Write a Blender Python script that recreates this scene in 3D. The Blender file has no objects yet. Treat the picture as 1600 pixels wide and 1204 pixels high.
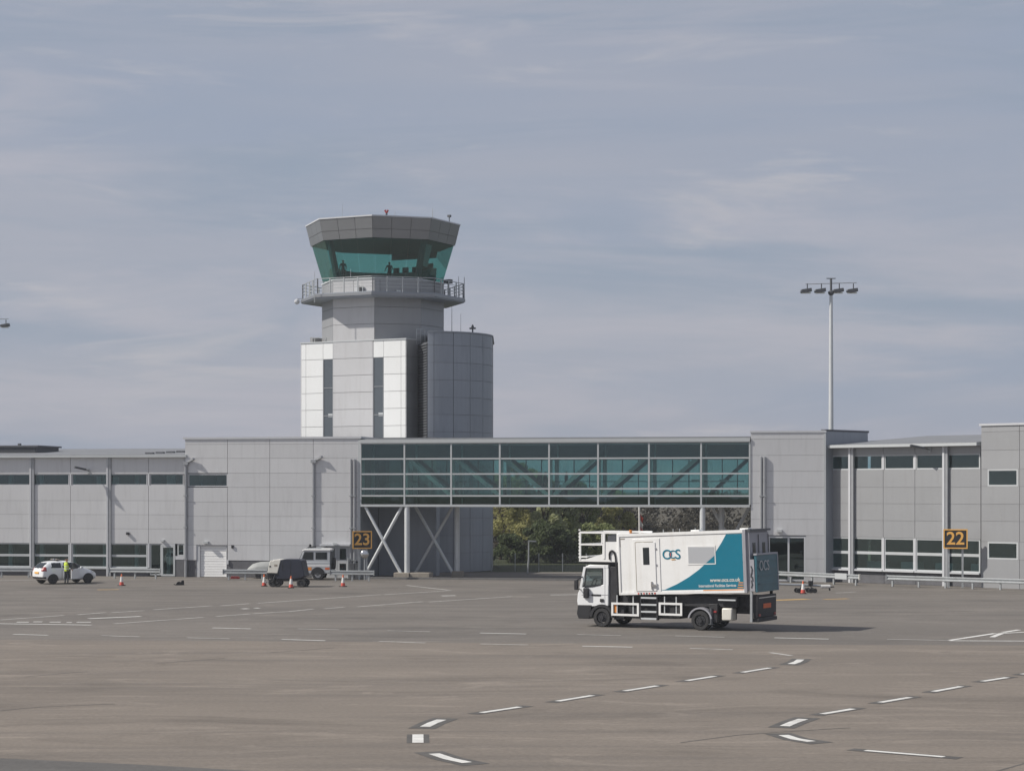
import bpy, bmesh, math, random
from mathutils import Vector, Matrix
R = math.radians
rng = random.Random(7)
scene = bpy.context.scene
col = scene.collection

# ------------------------------------------------------------------ camera
F = 3200.0; HOR = 766.0; CH = 6.0           # focal length and horizon in photo pixels, eye height in metres
cam = bpy.data.cameras.new('camera'); camo = bpy.data.objects.new('camera', cam); col.objects.link(camo)
camo.location = (0, 0, CH); camo.rotation_euler = (R(90), 0, 0)
cam.sensor_width = 36.0; cam.lens = 36.0 * F / 1600.0; cam.shift_y = (HOR - 602) / 1600.0
cam.clip_start = 0.5; cam.clip_end = 6000
scene.camera = camo

# ------------------------------------------------------------------ world, sun, exposure
SUN_AZ, SUN_EL = R(80), R(42)               # sun stands to the left, a little behind the camera
S = Vector((-math.sin(SUN_AZ) * math.cos(SUN_EL), -math.cos(SUN_AZ) * math.cos(SUN_EL), math.sin(SUN_EL)))
world = bpy.data.worlds.new('World'); scene.world = world; world.use_nodes = True
nt = world.node_tree; nt.nodes.clear()
def N(t, kind, **kw):
    n = t.nodes.new(kind)
    for k, v in kw.items(): setattr(n, k, v)
    return n
def L(t, a, b): t.links.new(a, b)
sky = N(nt, 'ShaderNodeTexSky', sky_type='NISHITA', sun_disc=False)
sky.sun_elevation = SUN_EL; sky.sun_rotation = math.atan2(S.x, S.y) % (2 * math.pi)
sky.dust_density = 2.0
tc = N(nt, 'ShaderNodeTexCoord')
def cloud(scale, detail, rough, dist, lo, hi, off=0):
    m = N(nt, 'ShaderNodeMapping'); m.inputs['Scale'].default_value = scale; m.inputs['Location'].default_value = (off, off * .7, off * 1.3)
    n = N(nt, 'ShaderNodeTexNoise'); n.inputs['Scale'].default_value = 1; n.inputs['Detail'].default_value = detail
    n.inputs['Roughness'].default_value = rough; n.inputs['Distortion'].default_value = dist
    r = N(nt, 'ShaderNodeMapRange'); r.interpolation_type = 'SMOOTHSTEP'
    r.inputs['From Min'].default_value = lo; r.inputs['From Max'].default_value = hi
    L(nt, tc.outputs['Generated'], m.inputs['Vector']); L(nt, m.outputs['Vector'], n.inputs['Vector']); L(nt, n.outputs['Fac'], r.inputs['Value'])
    return r.outputs['Result']
def mix(a, b, f):
    m = N(nt, 'ShaderNodeMix', data_type='RGBA')
    for sock, v in ((m.inputs['Factor'], f), (m.inputs['A'], a), (m.inputs['B'], b)):
        if hasattr(v, 'links'): L(nt, v, sock)
        else: sock.default_value = v if isinstance(v, float) else (*v, 1)
    return m.outputs['Result']
base = mix((2.72, 3.15, 4.05), (3.35, 3.50, 4.12), cloud((1.6, 1.6, 11), 4, .5, .4, .36, .64, 3.1))
base = mix(base, (3.85, 3.86, 4.40), cloud((3.2, 3.2, 24), 7, .6, .7, .46, .68, 9.4))
base = mix(base, (2.60, 3.05, 3.85), cloud((2.8, 2.8, 24), 6, .6, .6, .48, .70, 21.7))
base = mix(base, (4.15, 4.12, 4.5), cloud((7, 7, 44), 8, .62, .6, .54, .76, 33.3))
final = mix(base, sky.outputs['Color'], 0.08)
bg = N(nt, 'ShaderNodeBackground'); bg.inputs['Strength'].default_value = 0.1
L(nt, final, bg.inputs['Color'])
L(nt, bg.outputs['Background'], N(nt, 'ShaderNodeOutputWorld').inputs['Surface'])
sd = bpy.data.lights.new('sun', 'SUN'); sd.energy = 4.2; sd.angle = R(1.2); sd.color = (1, .95, .87)
so = bpy.data.objects.new('sun', sd); col.objects.link(so); so.location = (-60, -20, 80)
so.rotation_euler = S.to_track_quat('Z', 'Y').to_euler()
vs = scene.view_settings
vs.view_transform = 'Standard'; vs.look = 'None'; vs.exposure = 0.2; vs.gamma = 1.0; vs.use_curve_mapping = False
scene.render.engine = 'CYCLES'
scene.cycles.max_bounces = 10; scene.cycles.transparent_max_bounces = 24

# ------------------------------------------------------------------ materials
MATS = {}
def mat(name, color, rough=.6, metal=0., spec=.5, var=0., rnd=0., scale=1.0, dirt=None, dirt_amt=0., bump=0., bscale=20., streak=False, coat=0.):
    m = bpy.data.materials.new(name); m.use_nodes = True; t = m.node_tree
    p = t.nodes['Principled BSDF']
    p.inputs['Roughness'].default_value = rough; p.inputs['Metallic'].default_value = metal
    p.inputs['Specular IOR Level'].default_value = spec; p.inputs['Coat Weight'].default_value = coat
    p.inputs['Base Color'].default_value = (*color, 1)
    c = None
    tcx = N(t, 'ShaderNodeTexCoord')
    if var or dirt or rnd:
        rgb = N(t, 'ShaderNodeRGB'); rgb.outputs[0].default_value = (*color, 1); c = rgb.outputs[0]
    if var:
        n = N(t, 'ShaderNodeTexNoise'); n.inputs['Scale'].default_value = scale; n.inputs['Detail'].default_value = 6; n.inputs['Roughness'].default_value = .6
        L(t, tcx.outputs['Object'], n.inputs['Vector'])
        r = N(t, 'ShaderNodeMapRange'); r.inputs['From Min'].default_value = .3; r.inputs['From Max'].default_value = .7
        r.inputs['To Min'].default_value = 1 - var; r.inputs['To Max'].default_value = 1 + var
        L(t, n.outputs['Fac'], r.inputs['Value'])
        h = N(t, 'ShaderNodeVectorMath', operation='SCALE'); L(t, c, h.inputs[0]); L(t, r.outputs[0], h.inputs['Scale']); c = h.outputs[0]
    if rnd:
        oi = N(t, 'ShaderNodeObjectInfo')
        r = N(t, 'ShaderNodeMapRange'); r.inputs['To Min'].default_value = 1 - rnd; r.inputs['To Max'].default_value = 1 + rnd
        L(t, oi.outputs['Random'], r.inputs['Value'])
        h = N(t, 'ShaderNodeVectorMath', operation='SCALE'); L(t, c, h.inputs[0]); L(t, r.outputs[0], h.inputs['Scale']); c = h.outputs[0]
    if dirt:
        mp = N(t, 'ShaderNodeMapping'); mp.inputs['Scale'].default_value = (2.5, 2.5, .25) if streak else (.7, .7, .7)
        n = N(t, 'ShaderNodeTexNoise'); n.inputs['Scale'].default_value = 1.3; n.inputs['Detail'].default_value = 7; n.inputs['Roughness'].default_value = .65
        L(t, tcx.outputs['Object'], mp.inputs['Vector']); L(t, mp.outputs['Vector'], n.inputs['Vector'])
        r = N(t, 'ShaderNodeMapRange'); r.inputs['From Min'].default_value = .5; r.inputs['From Max'].default_value = .8; r.inputs['To Max'].default_value = dirt_amt
        L(t, n.outputs['Fac'], r.inputs['Value'])
        mx = N(t, 'ShaderNodeMix', data_type='RGBA'); L(t, r.outputs[0], mx.inputs['Factor']); L(t, c, mx.inputs['A']); mx.inputs['B'].default_value = (*dirt, 1); c = mx.outputs['Result']
    if c is not None: L(t, c, p.inputs['Base Color'])
    if bump:
        n = N(t, 'ShaderNodeTexNoise'); n.inputs['Scale'].default_value = bscale; n.inputs['Detail'].default_value = 4
        L(t, tcx.outputs['Object'], n.inputs['Vector'])
        b = N(t, 'ShaderNodeBump'); b.inputs['Strength'].default_value = bump; b.inputs['Distance'].default_value = .02
        L(t, n.outputs['Fac'], b.inputs['Height']); L(t, b.outputs[0], p.inputs['Normal'])
    MATS[name] = m; return m
def glass(name, tint, refl=1.0, rough=.02):
    m = bpy.data.materials.new(name); m.use_nodes = True; t = m.node_tree; t.nodes.clear()
    tr = N(t, 'ShaderNodeBsdfTransparent'); tr.inputs['Color'].default_value = (*tint, 1)
    gl = N(t, 'ShaderNodeBsdfGlossy'); gl.inputs['Roughness'].default_value = rough; gl.inputs['Color'].default_value = (.85, .97, .95, 1)
    lw = N(t, 'ShaderNodeLayerWeight'); lw.inputs['Blend'].default_value = .5
    pw = N(t, 'ShaderNodeMath', operation='POWER'); pw.inputs[1].default_value = 5; L(t, lw.outputs['Facing'], pw.inputs[0])
    ma = N(t, 'ShaderNodeMath', operation='MULTIPLY_ADD'); ma.inputs[1].default_value = .9; ma.inputs[2].default_value = .045; L(t, pw.outputs[0], ma.inputs[0])
    mu = N(t, 'ShaderNodeMath', operation='MULTIPLY', use_clamp=True); mu.inputs[1].default_value = refl
    tcx = N(t, 'ShaderNodeTexCoord'); n = N(t, 'ShaderNodeTexNoise'); n.inputs['Scale'].default_value = .6; n.inputs['Detail'].default_value = 1
    b = N(t, 'ShaderNodeBump'); b.inputs['Strength'].default_value = .06; b.inputs['Distance'].default_value = .05
    L(t, tcx.outputs['Object'], n.inputs['Vector']); L(t, n.outputs['Fac'], b.inputs['Height']); L(t, b.outputs[0], gl.inputs['Normal'])
    ms = N(t, 'ShaderNodeMixShader'); L(t, ma.outputs[0], mu.inputs[0]); L(t, mu.outputs[0], ms.inputs[0]); L(t, tr.outputs[0], ms.inputs[1]); L(t, gl.outputs[0], ms.inputs[2])
    L(t, ms.outputs[0], N(t, 'ShaderNodeOutputMaterial').inputs['Surface'])
    MATS[name] = m; return m
def ground_mat(name, c1, c2, c3, rough=.85):
    """worn paving: broad patches, lateral wheel streaks, fine grain, stains"""
    m = bpy.data.materials.new(name); m.use_nodes = True; t = m.node_tree; p = t.nodes['Principled BSDF']
    p.inputs['Roughness'].default_value = rough; p.inputs['Specular IOR Level'].default_value = .3
    tcx = N(t, 'ShaderNodeTexCoord')
    def nz(scale, detail, rough_, lo, hi, dist=0):
        mp = N(t, 'ShaderNodeMapping'); mp.inputs['Scale'].default_value = scale; mp.inputs['Rotation'].default_value = (0, 0, R(-8))
        n = N(t, 'ShaderNodeTexNoise'); n.inputs['Scale'].default_value = 1; n.inputs['Detail'].default_value = detail; n.inputs['Roughness'].default_value = rough_; n.inputs['Distortion'].default_value = dist
        r = N(t, 'ShaderNodeMapRange'); r.inputs['From Min'].default_value = lo; r.inputs['From Max'].default_value = hi
        L(t, tcx.outputs['Object'], mp.inputs[0]); L(t, mp.outputs[0], n.inputs[0]); L(t, n.outputs['Fac'], r.inputs[0]); return r.outputs[0]
    def mx(a, b, f, blend='MIX'):
        q = N(t, 'ShaderNodeMix', data_type='RGBA', blend_type=blend)
        for sock, v in ((q.inputs['Factor'], f), (q.inputs['A'], a), (q.inputs['B'], b)):
            if hasattr(v, 'links'): L(t, v, sock)
            else: sock.default_value = v if isinstance(v, float) else (*v, 1)
        return q.outputs['Result']
    c = mx(c1, c2, nz((.05, .09, 1), 6, .6, .35, .65, .4))
    f = nz((.035, .55, 1), 5, .6, .52, .75)
    h = N(t, 'ShaderNodeMath', operation='MULTIPLY'); L(t, f, h.inputs[0]); h.inputs[1].default_value = .9
    c = mx(c, c3, h.outputs[0])
    f = nz((.10, .22, 1), 7, .7, .52, .68, 1.0)
    h = N(t, 'ShaderNodeMath', operation='MULTIPLY'); L(t, f, h.inputs[0]); h.inputs[1].default_value = .7
    c = mx(c, tuple(x * .66 for x in c1), h.outputs[0])
    f = nz((.16, .42, 1), 7, .7, .54, .70, 1.5)
    h = N(t, 'ShaderNodeMath', operation='MULTIPLY'); L(t, f, h.inputs[0]); h.inputs[1].default_value = .5
    c = mx(c, tuple(min(1, x * 1.5) for x in c2), h.outputs[0])
    g = nz((7, 7, 7), 4, .7, .25, .75)
    r = N(t, 'ShaderNodeMapRange'); r.inputs['To Min'].default_value = .82; r.inputs['To Max'].default_value = 1.18; L(t, g, r.inputs[0])
    v = N(t, 'ShaderNodeVectorMath', operation='SCALE'); L(t, c, v.inputs[0]); L(t, r.outputs[0], v.inputs['Scale'])
    L(t, v.outputs[0], p.inputs['Base Color'])
    b = N(t, 'ShaderNodeBump'); b.inputs['Strength'].default_value = .25; b.inputs['Distance'].default_value = .03
    L(t, g, b.inputs['Height']); L(t, b.outputs[0], p.inputs['Normal'])
    MATS[name] = m; return m
ground_mat('concrete', (.165, .142, .120), (.205, .176, .148), (.122, .108, .096))
ground_mat('asphalt', (.135, .122, .109), (.168, .151, .134), (.100, .092, .084))
ground_mat('dark_asphalt', (.10, .095, .09), (.125, .12, .112), (.085, .08, .078))
ground_mat('grass', (.035, .045, .018), (.055, .062, .026), (.03, .032, .018))
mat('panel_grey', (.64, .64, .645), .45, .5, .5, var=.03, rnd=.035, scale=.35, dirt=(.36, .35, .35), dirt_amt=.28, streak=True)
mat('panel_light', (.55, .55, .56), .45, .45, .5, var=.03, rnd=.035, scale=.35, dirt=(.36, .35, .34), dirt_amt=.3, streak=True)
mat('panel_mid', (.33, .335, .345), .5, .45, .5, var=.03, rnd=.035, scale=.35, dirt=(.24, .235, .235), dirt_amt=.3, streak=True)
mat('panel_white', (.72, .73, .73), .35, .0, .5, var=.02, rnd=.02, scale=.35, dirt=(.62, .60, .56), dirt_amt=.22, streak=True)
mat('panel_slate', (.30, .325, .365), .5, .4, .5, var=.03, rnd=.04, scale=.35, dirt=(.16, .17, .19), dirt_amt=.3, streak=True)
mat('panel_fascia', (.30, .31, .325), .42, .7, .5, var=.03, rnd=.03, scale=.35)
mat('joint', (.22, .22, .23), .8)
mat('plinth', (.11, .11, .12), .8, var=.12, scale=3)
mat('trim', (.55, .56, .58), .4, .2, var=.04)
mat('trim_white', (.46, .48, .49), .45, .05, var=.03)
mat('pipe', (.36, .37, .385), .35, .4, var=.06, scale=4)
mat('roof', (.20, .205, .215), .6, .1, var=.06, scale=.5)
mat('roof_dark', (.10, .105, .12), .7, var=.1)
mat('interior', (.17, .17, .175), .8, var=.08)
mat('interior_dark', (.09, .095, .105), .8)
mat('steel_light', (.60, .62, .63), .4, .2, var=.05, scale=3)
mat('steel_dark', (.085, .09, .10), .5, .2)
mat('galv', (.42, .44, .45), .45, .5, var=.1, scale=5, dirt=(.25, .24, .22), dirt_amt=.4)
mat('footing', (.28, .25, .21), .9, var=.15, scale=3, bump=.3)
mat('kerb', (.16, .155, .15), .9, var=.12, scale=2)
mat('paint_white', (.62, .61, .58), .7, var=.14, scale=3, dirt=(.25, .23, .21), dirt_amt=.45)
mat('paint_worn', (.40, .385, .36), .8, var=.22, scale=3, dirt=(.15, .14, .135), dirt_amt=.9)
mat('paint_yellow', (.42, .27, .10), .8, var=.22, scale=3, dirt=(.15, .14, .13), dirt_amt=.9)
mat('paint_black', (.080, .075, .069), .8, var=.2, scale=4, dirt=(.13, .12, .11), dirt_amt=.8)
mat('sign_black', (.022, .022, .026), .5)
mat('sign_yellow', (.78, .42, .10), .5)
mat('truck_white', (.81, .81, .80), .38, .0, .5, var=.03, scale=2, dirt=(.55, .50, .43), dirt_amt=.35, streak=True, coat=.3)
mat('cab_white', (.78, .79, .80), .22, .0, .5, var=.02, coat=.5)
mat('teal', (.0, .165, .25), .3, .0, .5, var=.04, scale=2, coat=.3)
mat('teal_dark', (.04, .125, .16), .35, .1, .5, var=.15, scale=1.5, dirt=(.10, .10, .10), dirt_amt=.4)
mat('grey_film', (.42, .43, .45), .35)
mat('truck_grey', (.33, .33, .36), .45, .1, var=.06)
mat('stair_glass', (.085, .10, .115), .12, .0, .6)
mat('console', (.16, .22, .22), .6)
mat('bank', (.080, .074, .060), .9, var=.25, scale=.5)
mat('sealant', (.085, .078, .07), .8, var=.3, scale=3, dirt=(.15, .135, .12), dirt_amt=.9)
mat('black', (.018, .018, .021), .55, var=.2, scale=4)
mat('chassis', (.022, .022, .026), .6, var=.25, scale=4, dirt=(.07, .065, .06), dirt_amt=.6)
mat('rubber', (.03, .03, .032), .85, var=.15, scale=6, dirt=(.09, .085, .08), dirt_amt=.5)
mat('rim_dark', (.05, .05, .055), .5, .4, var=.2)
mat('rim_white', (.72, .72, .72), .4)
mat('orange', (.62, .14, .05), .6, var=.08, scale=5)
mat('cone_red', (.55, .075, .05), .6, var=.12, scale=5)
mat('cone_white', (.66, .65, .63), .6, var=.1, scale=5)
mat('amber', (.75, .28, .06), .35)
mat('red_lamp', (.30, .04, .04), .3)
mat('car_white', (.78, .79, .80), .2, .0, .5, coat=.6)
mat('cab_glass', (.045, .05, .052), .08, .0, .6)
mat('car_glass', (.018, .024, .028), .06, .0, .6)
mat('landrover_silver', (.50, .52, .54), .3, .15, coat=.3, var=.04)
mat('gpu_navy', (.020, .024, .040), .45, .0, var=.15, scale=3)
mat('gpu_cream', (.68, .66, .60), .4, var=.05)
mat('tarp_grey', (.27, .28, .275), .6, var=.08, scale=2)
mat('shutter', (.90, .90, .89), .35, var=.03)
mat('hivis', (.55, .70, .05), .6)
mat('reflective', (.66, .68, .66), .4)
mat('navy_cloth', (.02, .023, .034), .85)
mat('dark_cloth', (.03, .03, .034), .85)
mat('skin', (.42, .25, .18), .6)
mat('hair', (.03, .02, .015), .7)
mat('chrome', (.62, .62, .62), .15, .9)
mat('bark', (.07, .055, .04), .9, var=.2, scale=6)
glass('glass_bridge', (.62, .77, .75), 1.6)
glass('glass_cab', (.58, .80, .775), 1.2)
glass('glass_window', (.66, .80, .80), 1.6)
glass('glass_clear', (.85, .89, .90), 1.0)
hm = bpy.data.materials.new('haze_air'); hm.use_nodes = True; hm.node_tree.nodes.clear()
pv = N(hm.node_tree, 'ShaderNodeVolumePrincipled'); pv.inputs['Color'].default_value = (.86, .90, .95, 1); pv.inputs['Density'].default_value = .00033; pv.inputs['Anisotropy'].default_value = .2
L(hm.node_tree, pv.outputs[0], N(hm.node_tree, 'ShaderNodeOutputMaterial').inputs['Volume']); MATS['haze_air'] = hm
def leafmat(name, c, v):
    m = mat(name, c, .7, 0, .25); t = m.node_tree; p = t.nodes['Principled BSDF']
    g = N(t, 'ShaderNodeNewGeometry'); r = N(t, 'ShaderNodeMapRange'); r.inputs['To Min'].default_value = 1 - v; r.inputs['To Max'].default_value = 1 + v
    L(t, g.outputs['Random Per Island'], r.inputs[0])
    rgb = N(t, 'ShaderNodeRGB'); rgb.outputs[0].default_value = (*c, 1)
    h = N(t, 'ShaderNodeVectorMath', operation='SCALE'); L(t, rgb.outputs[0], h.inputs[0]); L(t, r.outputs[0], h.inputs['Scale']); L(t, h.outputs[0], p.inputs['Base Color'])
    tl_ = N(t, 'ShaderNodeBsdfTranslucent'); L(t, h.outputs[0], tl_.inputs['Color'])
    ms = N(t, 'ShaderNodeMixShader'); ms.inputs[0].default_value = .45; L(t, p.outputs[0], ms.inputs[1]); L(t, tl_.outputs[0], ms.inputs[2])
    L(t, ms.outputs[0], [n for n in t.nodes if n.type == 'OUTPUT_MATERIAL'][0].inputs['Surface'])
leafmat('leaf_olive', (.36, .345, .15), .25)
leafmat('leaf_pale', (.44, .46, .27), .25)
leafmat('leaf_green', (.26, .29, .13), .3)
leafmat('leaf_dark', (.10, .125, .06), .4)
leafmat('leaf_wood', (.090, .082, .066), .15)

# ------------------------------------------------------------------ helpers
class MB:
    def __init__(s): s.v = []; s.f = []
    def add(s, vs_, fs):
        o = len(s.v); s.v += [tuple(p) for p in vs_]; s.f += [tuple(i + o for i in f) for f in fs]; return s
    def box(s, x0, x1, y0, y1, z0, z1):
        return s.add([(x0, y0, z0), (x1, y0, z0), (x1, y1, z0), (x0, y1, z0), (x0, y0, z1), (x1, y0, z1), (x1, y1, z1), (x0, y1, z1)],
                     [(0, 3, 2, 1), (4, 5, 6, 7), (0, 1, 5, 4), (1, 2, 6, 5), (2, 3, 7, 6), (3, 0, 4, 7)])
    def bar(s, a, b, w, h=None, up=(0, 0, 1)):
        """rectangular bar between two points"""
        a, b = Vector(a), Vector(b); d = (b - a).normalized(); h = h or w; up = Vector(up)
        if abs(d.dot(up)) > .98: up = Vector((0, 1, 0))
        x = d.cross(up).normalized() * w / 2; y = x.cross(d).normalized() * h / 2
        vs_ = [a - x - y, a + x - y, a + x + y, a - x + y, b - x - y, b + x - y, b + x + y, b - x + y]
        return s.add(vs_, [(0, 1, 2, 3), (7, 6, 5, 4), (0, 4, 5, 1), (1, 5, 6, 2), (2, 6, 7, 3), (3, 7, 4, 0)])
    def tube(s, a, b, r0, r1=None, n=10, caps=True):
        a, b = Vector(a), Vector(b); r1 = r0 if r1 is None else r1; d = (b - a).normalized()
        up = Vector((0, 0, 1)) if abs(d.z) < .95 else Vector((0, 1, 0))
        x = d.cross(up).normalized(); y = x.cross(d).normalized()
        vs_ = []
        for p, r in ((a, r0), (b, r1)):
            for k in range(n):
                t = 2 * math.pi * k / n; vs_.append(p + x * (r * math.cos(t)) + y * (r * math.sin(t)))
        fs = [(k, (k + 1) % n, n + (k + 1) % n, n + k) for k in range(n)]
        if caps: fs += [tuple(range(n))[::-1], tuple(range(n, 2 * n))]
        return s.add(vs_, fs)
    def path(s, pts, r, n=8):
        for a, b in zip(pts, pts[1:]): s.tube(a, b, r, n=n)
        return s
    def prism_y(s, poly, y0, y1):
        """polygon in (x,z), extruded along y"""
        n = len(poly)
        return s.add([(x, y0, z) for x, z in poly] + [(x, y1, z) for x, z in poly],
                     [tuple(range(n)), tuple(range(2 * n - 1, n - 1, -1))] + [((k + 1) % n, k, n + k, n + (k + 1) % n) for k in range(n)])
    def prism_z(s, poly, z0, z1):
        n = len(poly)
        return s.add([(x, y, z0) for x, y in poly] + [(x, y, z1) for x, y in poly],
                     [tuple(range(n - 1, -1, -1)), tuple(range(n, 2 * n))] + [(k, (k + 1) % n, n + (k + 1) % n, n + k) for k in range(n)])
    def lathe(s, prof, c=(0, 0, 0), n=16):
        """profile [(r,z)] about z"""
        o = []; m = len(prof)
        for r, z in prof:
            for k in range(n):
                t = 2 * math.pi * k / n; o.append((c[0] + r * math.cos(t), c[1] + r * math.sin(t), c[2] + z))
        fs = [(j * n + k, j * n + (k + 1) % n, (j + 1) * n + (k + 1) % n, (j + 1) * n + k) for j in range(m - 1) for k in range(n)]
        fs += [tuple(range(n))[::-1], tuple(range((m - 1) * n, m * n))]
        return s.add(o, fs)
    def quad(s, a, b, c, d): return s.add([a, b, c, d], [(0, 1, 2, 3)])
    def build(s, name, material, parent=None, smooth=False, bevel=0., fix=True, kind=None):
        me = bpy.data.meshes.new(name); me.from_pydata(s.v, [], s.f); me.update()
        if fix:
            bm = bmesh.new(); bm.from_mesh(me); bmesh.ops.recalc_face_normals(bm, faces=bm.faces); bm.to_mesh(me); bm.free()
        me.materials.append(MATS[material] if isinstance(material, str) else material)
        o = bpy.data.objects.new(name, me); col.objects.link(o)
        if parent is not None: o.parent = parent
        if smooth:
            for p in me.polygons: p.use_smooth = True
            me.set_sharp_from_angle(angle=R(40))
        if bevel:
            b = o.modifiers.new('bevel', 'BEVEL'); b.width = bevel; b.segments = 2; b.limit_method = 'ANGLE'; b.angle_limit = R(35)
            if not smooth:
                for p in me.polygons: p.use_smooth = True
                me.set_sharp_from_angle(angle=R(30))
        if kind: o['kind'] = kind
        return o
def tag(o, label, cat, group=None):
    o['label'] = label; o['category'] = cat
    if group: o['group'] = group
    return o
def thing(name, label, cat, loc=(0, 0, 0), rz=0., group=None):
    o = bpy.data.objects.new(name, None); col.objects.link(o); o.location = loc; o.rotation_euler = (0, 0, rz); o.empty_display_size = .3
    return tag(o, label, cat, group)
def dup(root, loc, rz, label=None):
    def cp(o, parent):
        c = o.copy(); col.objects.link(c); c.parent = parent
        for ch in kids.get(o.name, []): cp(ch, c)
        return c
    kids = {}
    def walk(o):
        kids[o.name] = list(o.children)
        for ch in o.children: walk(ch)
    walk(root)
    c = cp(root, None); c.location = loc; c.rotation_euler = (0, 0, rz)
    if label: c['label'] = label
    return c
def text(body, name, material, parent, loc, size, rot=(R(90), 0, 0), extrude=.004, align='CENTER', sx=1.0, bold=0., shear=0.):
    cu = bpy.data.curves.new(name, 'FONT'); cu.body = body; cu.size = size; cu.extrude = extrude; cu.align_x = align; cu.align_y = 'CENTER'; cu.offset = bold; cu.shear = shear
    cu.resolution_u = 4
    t = bpy.data.objects.new(name + '_tmp', cu); col.objects.link(t)
    dg = bpy.context.evaluated_depsgraph_get(); me = bpy.data.meshes.new_from_object(t.evaluated_get(dg))
    bpy.data.objects.remove(t); me.materials.clear(); me.materials.append(MATS[material])
    o = bpy.data.objects.new(name, me); col.objects.link(o); o.parent = parent; o.location = loc; o.rotation_euler = rot; o.scale = (sx, 1, 1)
    return o
def ray(u): return (u - 800.0) / F
def P(u, v, Y): return Vector((ray(u) * Y, Y, CH - (v - HOR) / F * Y))
def G(u, v, z=0.): Y = (CH - z) * F / (v - HOR); return Vector((ray(u) * Y, Y, z))
class Frame:
    """a vertical plane through (ox,oy) along an angle; pixel -> (s along it, z)"""
    def __init__(s, ox, oy, ang): s.o = (ox, oy); s.a = ang; s.e = (math.cos(ang), math.sin(ang)); s.n = (-math.sin(ang), math.cos(ang))
    def s(s, u):
        k = ray(u); return (k * s.o[1] - s.o[0]) / (s.e[0] - k * s.e[1])
    def z(s, u, v): return CH - (v - HOR) / F * (s.o[1] + s.s(u) * s.e[1])
    def back(s, q): return Frame(s.o[0] + s.n[0] * q, s.o[1] + s.n[1] * q, s.a)
    def root(s, name, label, cat, group=None): return thing(name, label, cat, (s.o[0], s.o[1], 0), s.a, group)
    def w(s, a, q, z): return Vector((s.o[0] + a * s.e[0] + q * s.n[0], s.o[1] + a * s.e[1] + q * s.n[1], z))
class Facade:
    """cladding panels, window cells and the wall behind them, in the local frame of a root"""
    def __init__(s, root, pm='panel_grey'): s.r = root; s.pm = pm; s.b = MB()
    def panel(s, a, b, z0, z1, q=0., m=None, name='panel', g=.014, th=.06):
        MB().box(a + g, b - g, q, q + th, z0 + g * .5, z1 - g * .5).build(name, m or s.pm, s.r, fix=False)
        s.b.box(a, b, q + th + .003, q + .24, z0, z1)
    def window(s, a, b, z0, z1, q=0., fw=.07, m='trim_white', gm='glass_window', mull=(), name='window', d=.12):
        fr = MB().box(a, a + fw, q + .01, q + d, z0, z1).box(b - fw, b, q + .01, q + d, z0, z1).box(a + fw, b - fw, q + .012, q + d, z0, z0 + fw).box(a + fw, b - fw, q + .012, q + d, z1 - fw, z1)
        for t in mull: fr.box(t - fw / 2, t + fw / 2, q + .014, q + d - .004, z0 + fw, z1 - fw)
        f = fr.build(name, m, s.r, fix=False)
        ed = [a + fw] + [x for t in mull for x in (t - fw / 2, t + fw / 2)] + [b - fw]
        for i in range(0, len(ed), 2):
            MB().box(ed[i] + .002, ed[i + 1] - .002, q + .06, q + .075, z0 + fw + .002, z1 - fw - .002).build('pane', gm, f, fix=False)
        return f
    def wall(s, m='joint'):
        if s.b.v: s.b.build('wall', m, s.r, fix=False)
# ------------------------------------------------------------------ ground
def struct(o): o['kind'] = 'structure'; return o
def sheet(name, pts, z, m):
    return struct(MB().add([(p[0], p[1], z) for p in pts], [tuple(range(len(pts)))]).build(name, m))
sheet('ground', [(-2500, -1500), (2500, -1500), (2500, 5000), (-2500, 5000)], -.012, 'grass')
apron = sheet('apron', [(-260, -120), (260, -120), (260, 151), (-260, 151)], -.004, 'asphalt')
edge = [G(u, v) for u, v in ((-900, 996), (0, 999), (400, 1001), (800, 1004), (1200, 1006), (1600, 1008), (2500, 1014))]
conc = sheet('concrete_apron', [(edge[0].x - 90, -115)] + [(edge[-1].x + 90, -115)] + [(edge[-1].x + 90, edge[-1].y)] + [(p.x, p.y) for p in reversed(edge)] + [(edge[0].x - 90, edge[0].y)], 0.0, 'concrete')
q = [G(u, v) for u, v in ((-400, 1166), (0, 1184), (200, 1193), (400, 1204), (600, 1218))]
sheet('taxiway_strip', [(p.x, p.y) for p in q] + [(q[-1].x + 2, 12), (q[0].x - 6, 12)], .005, 'dark_asphalt')

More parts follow.
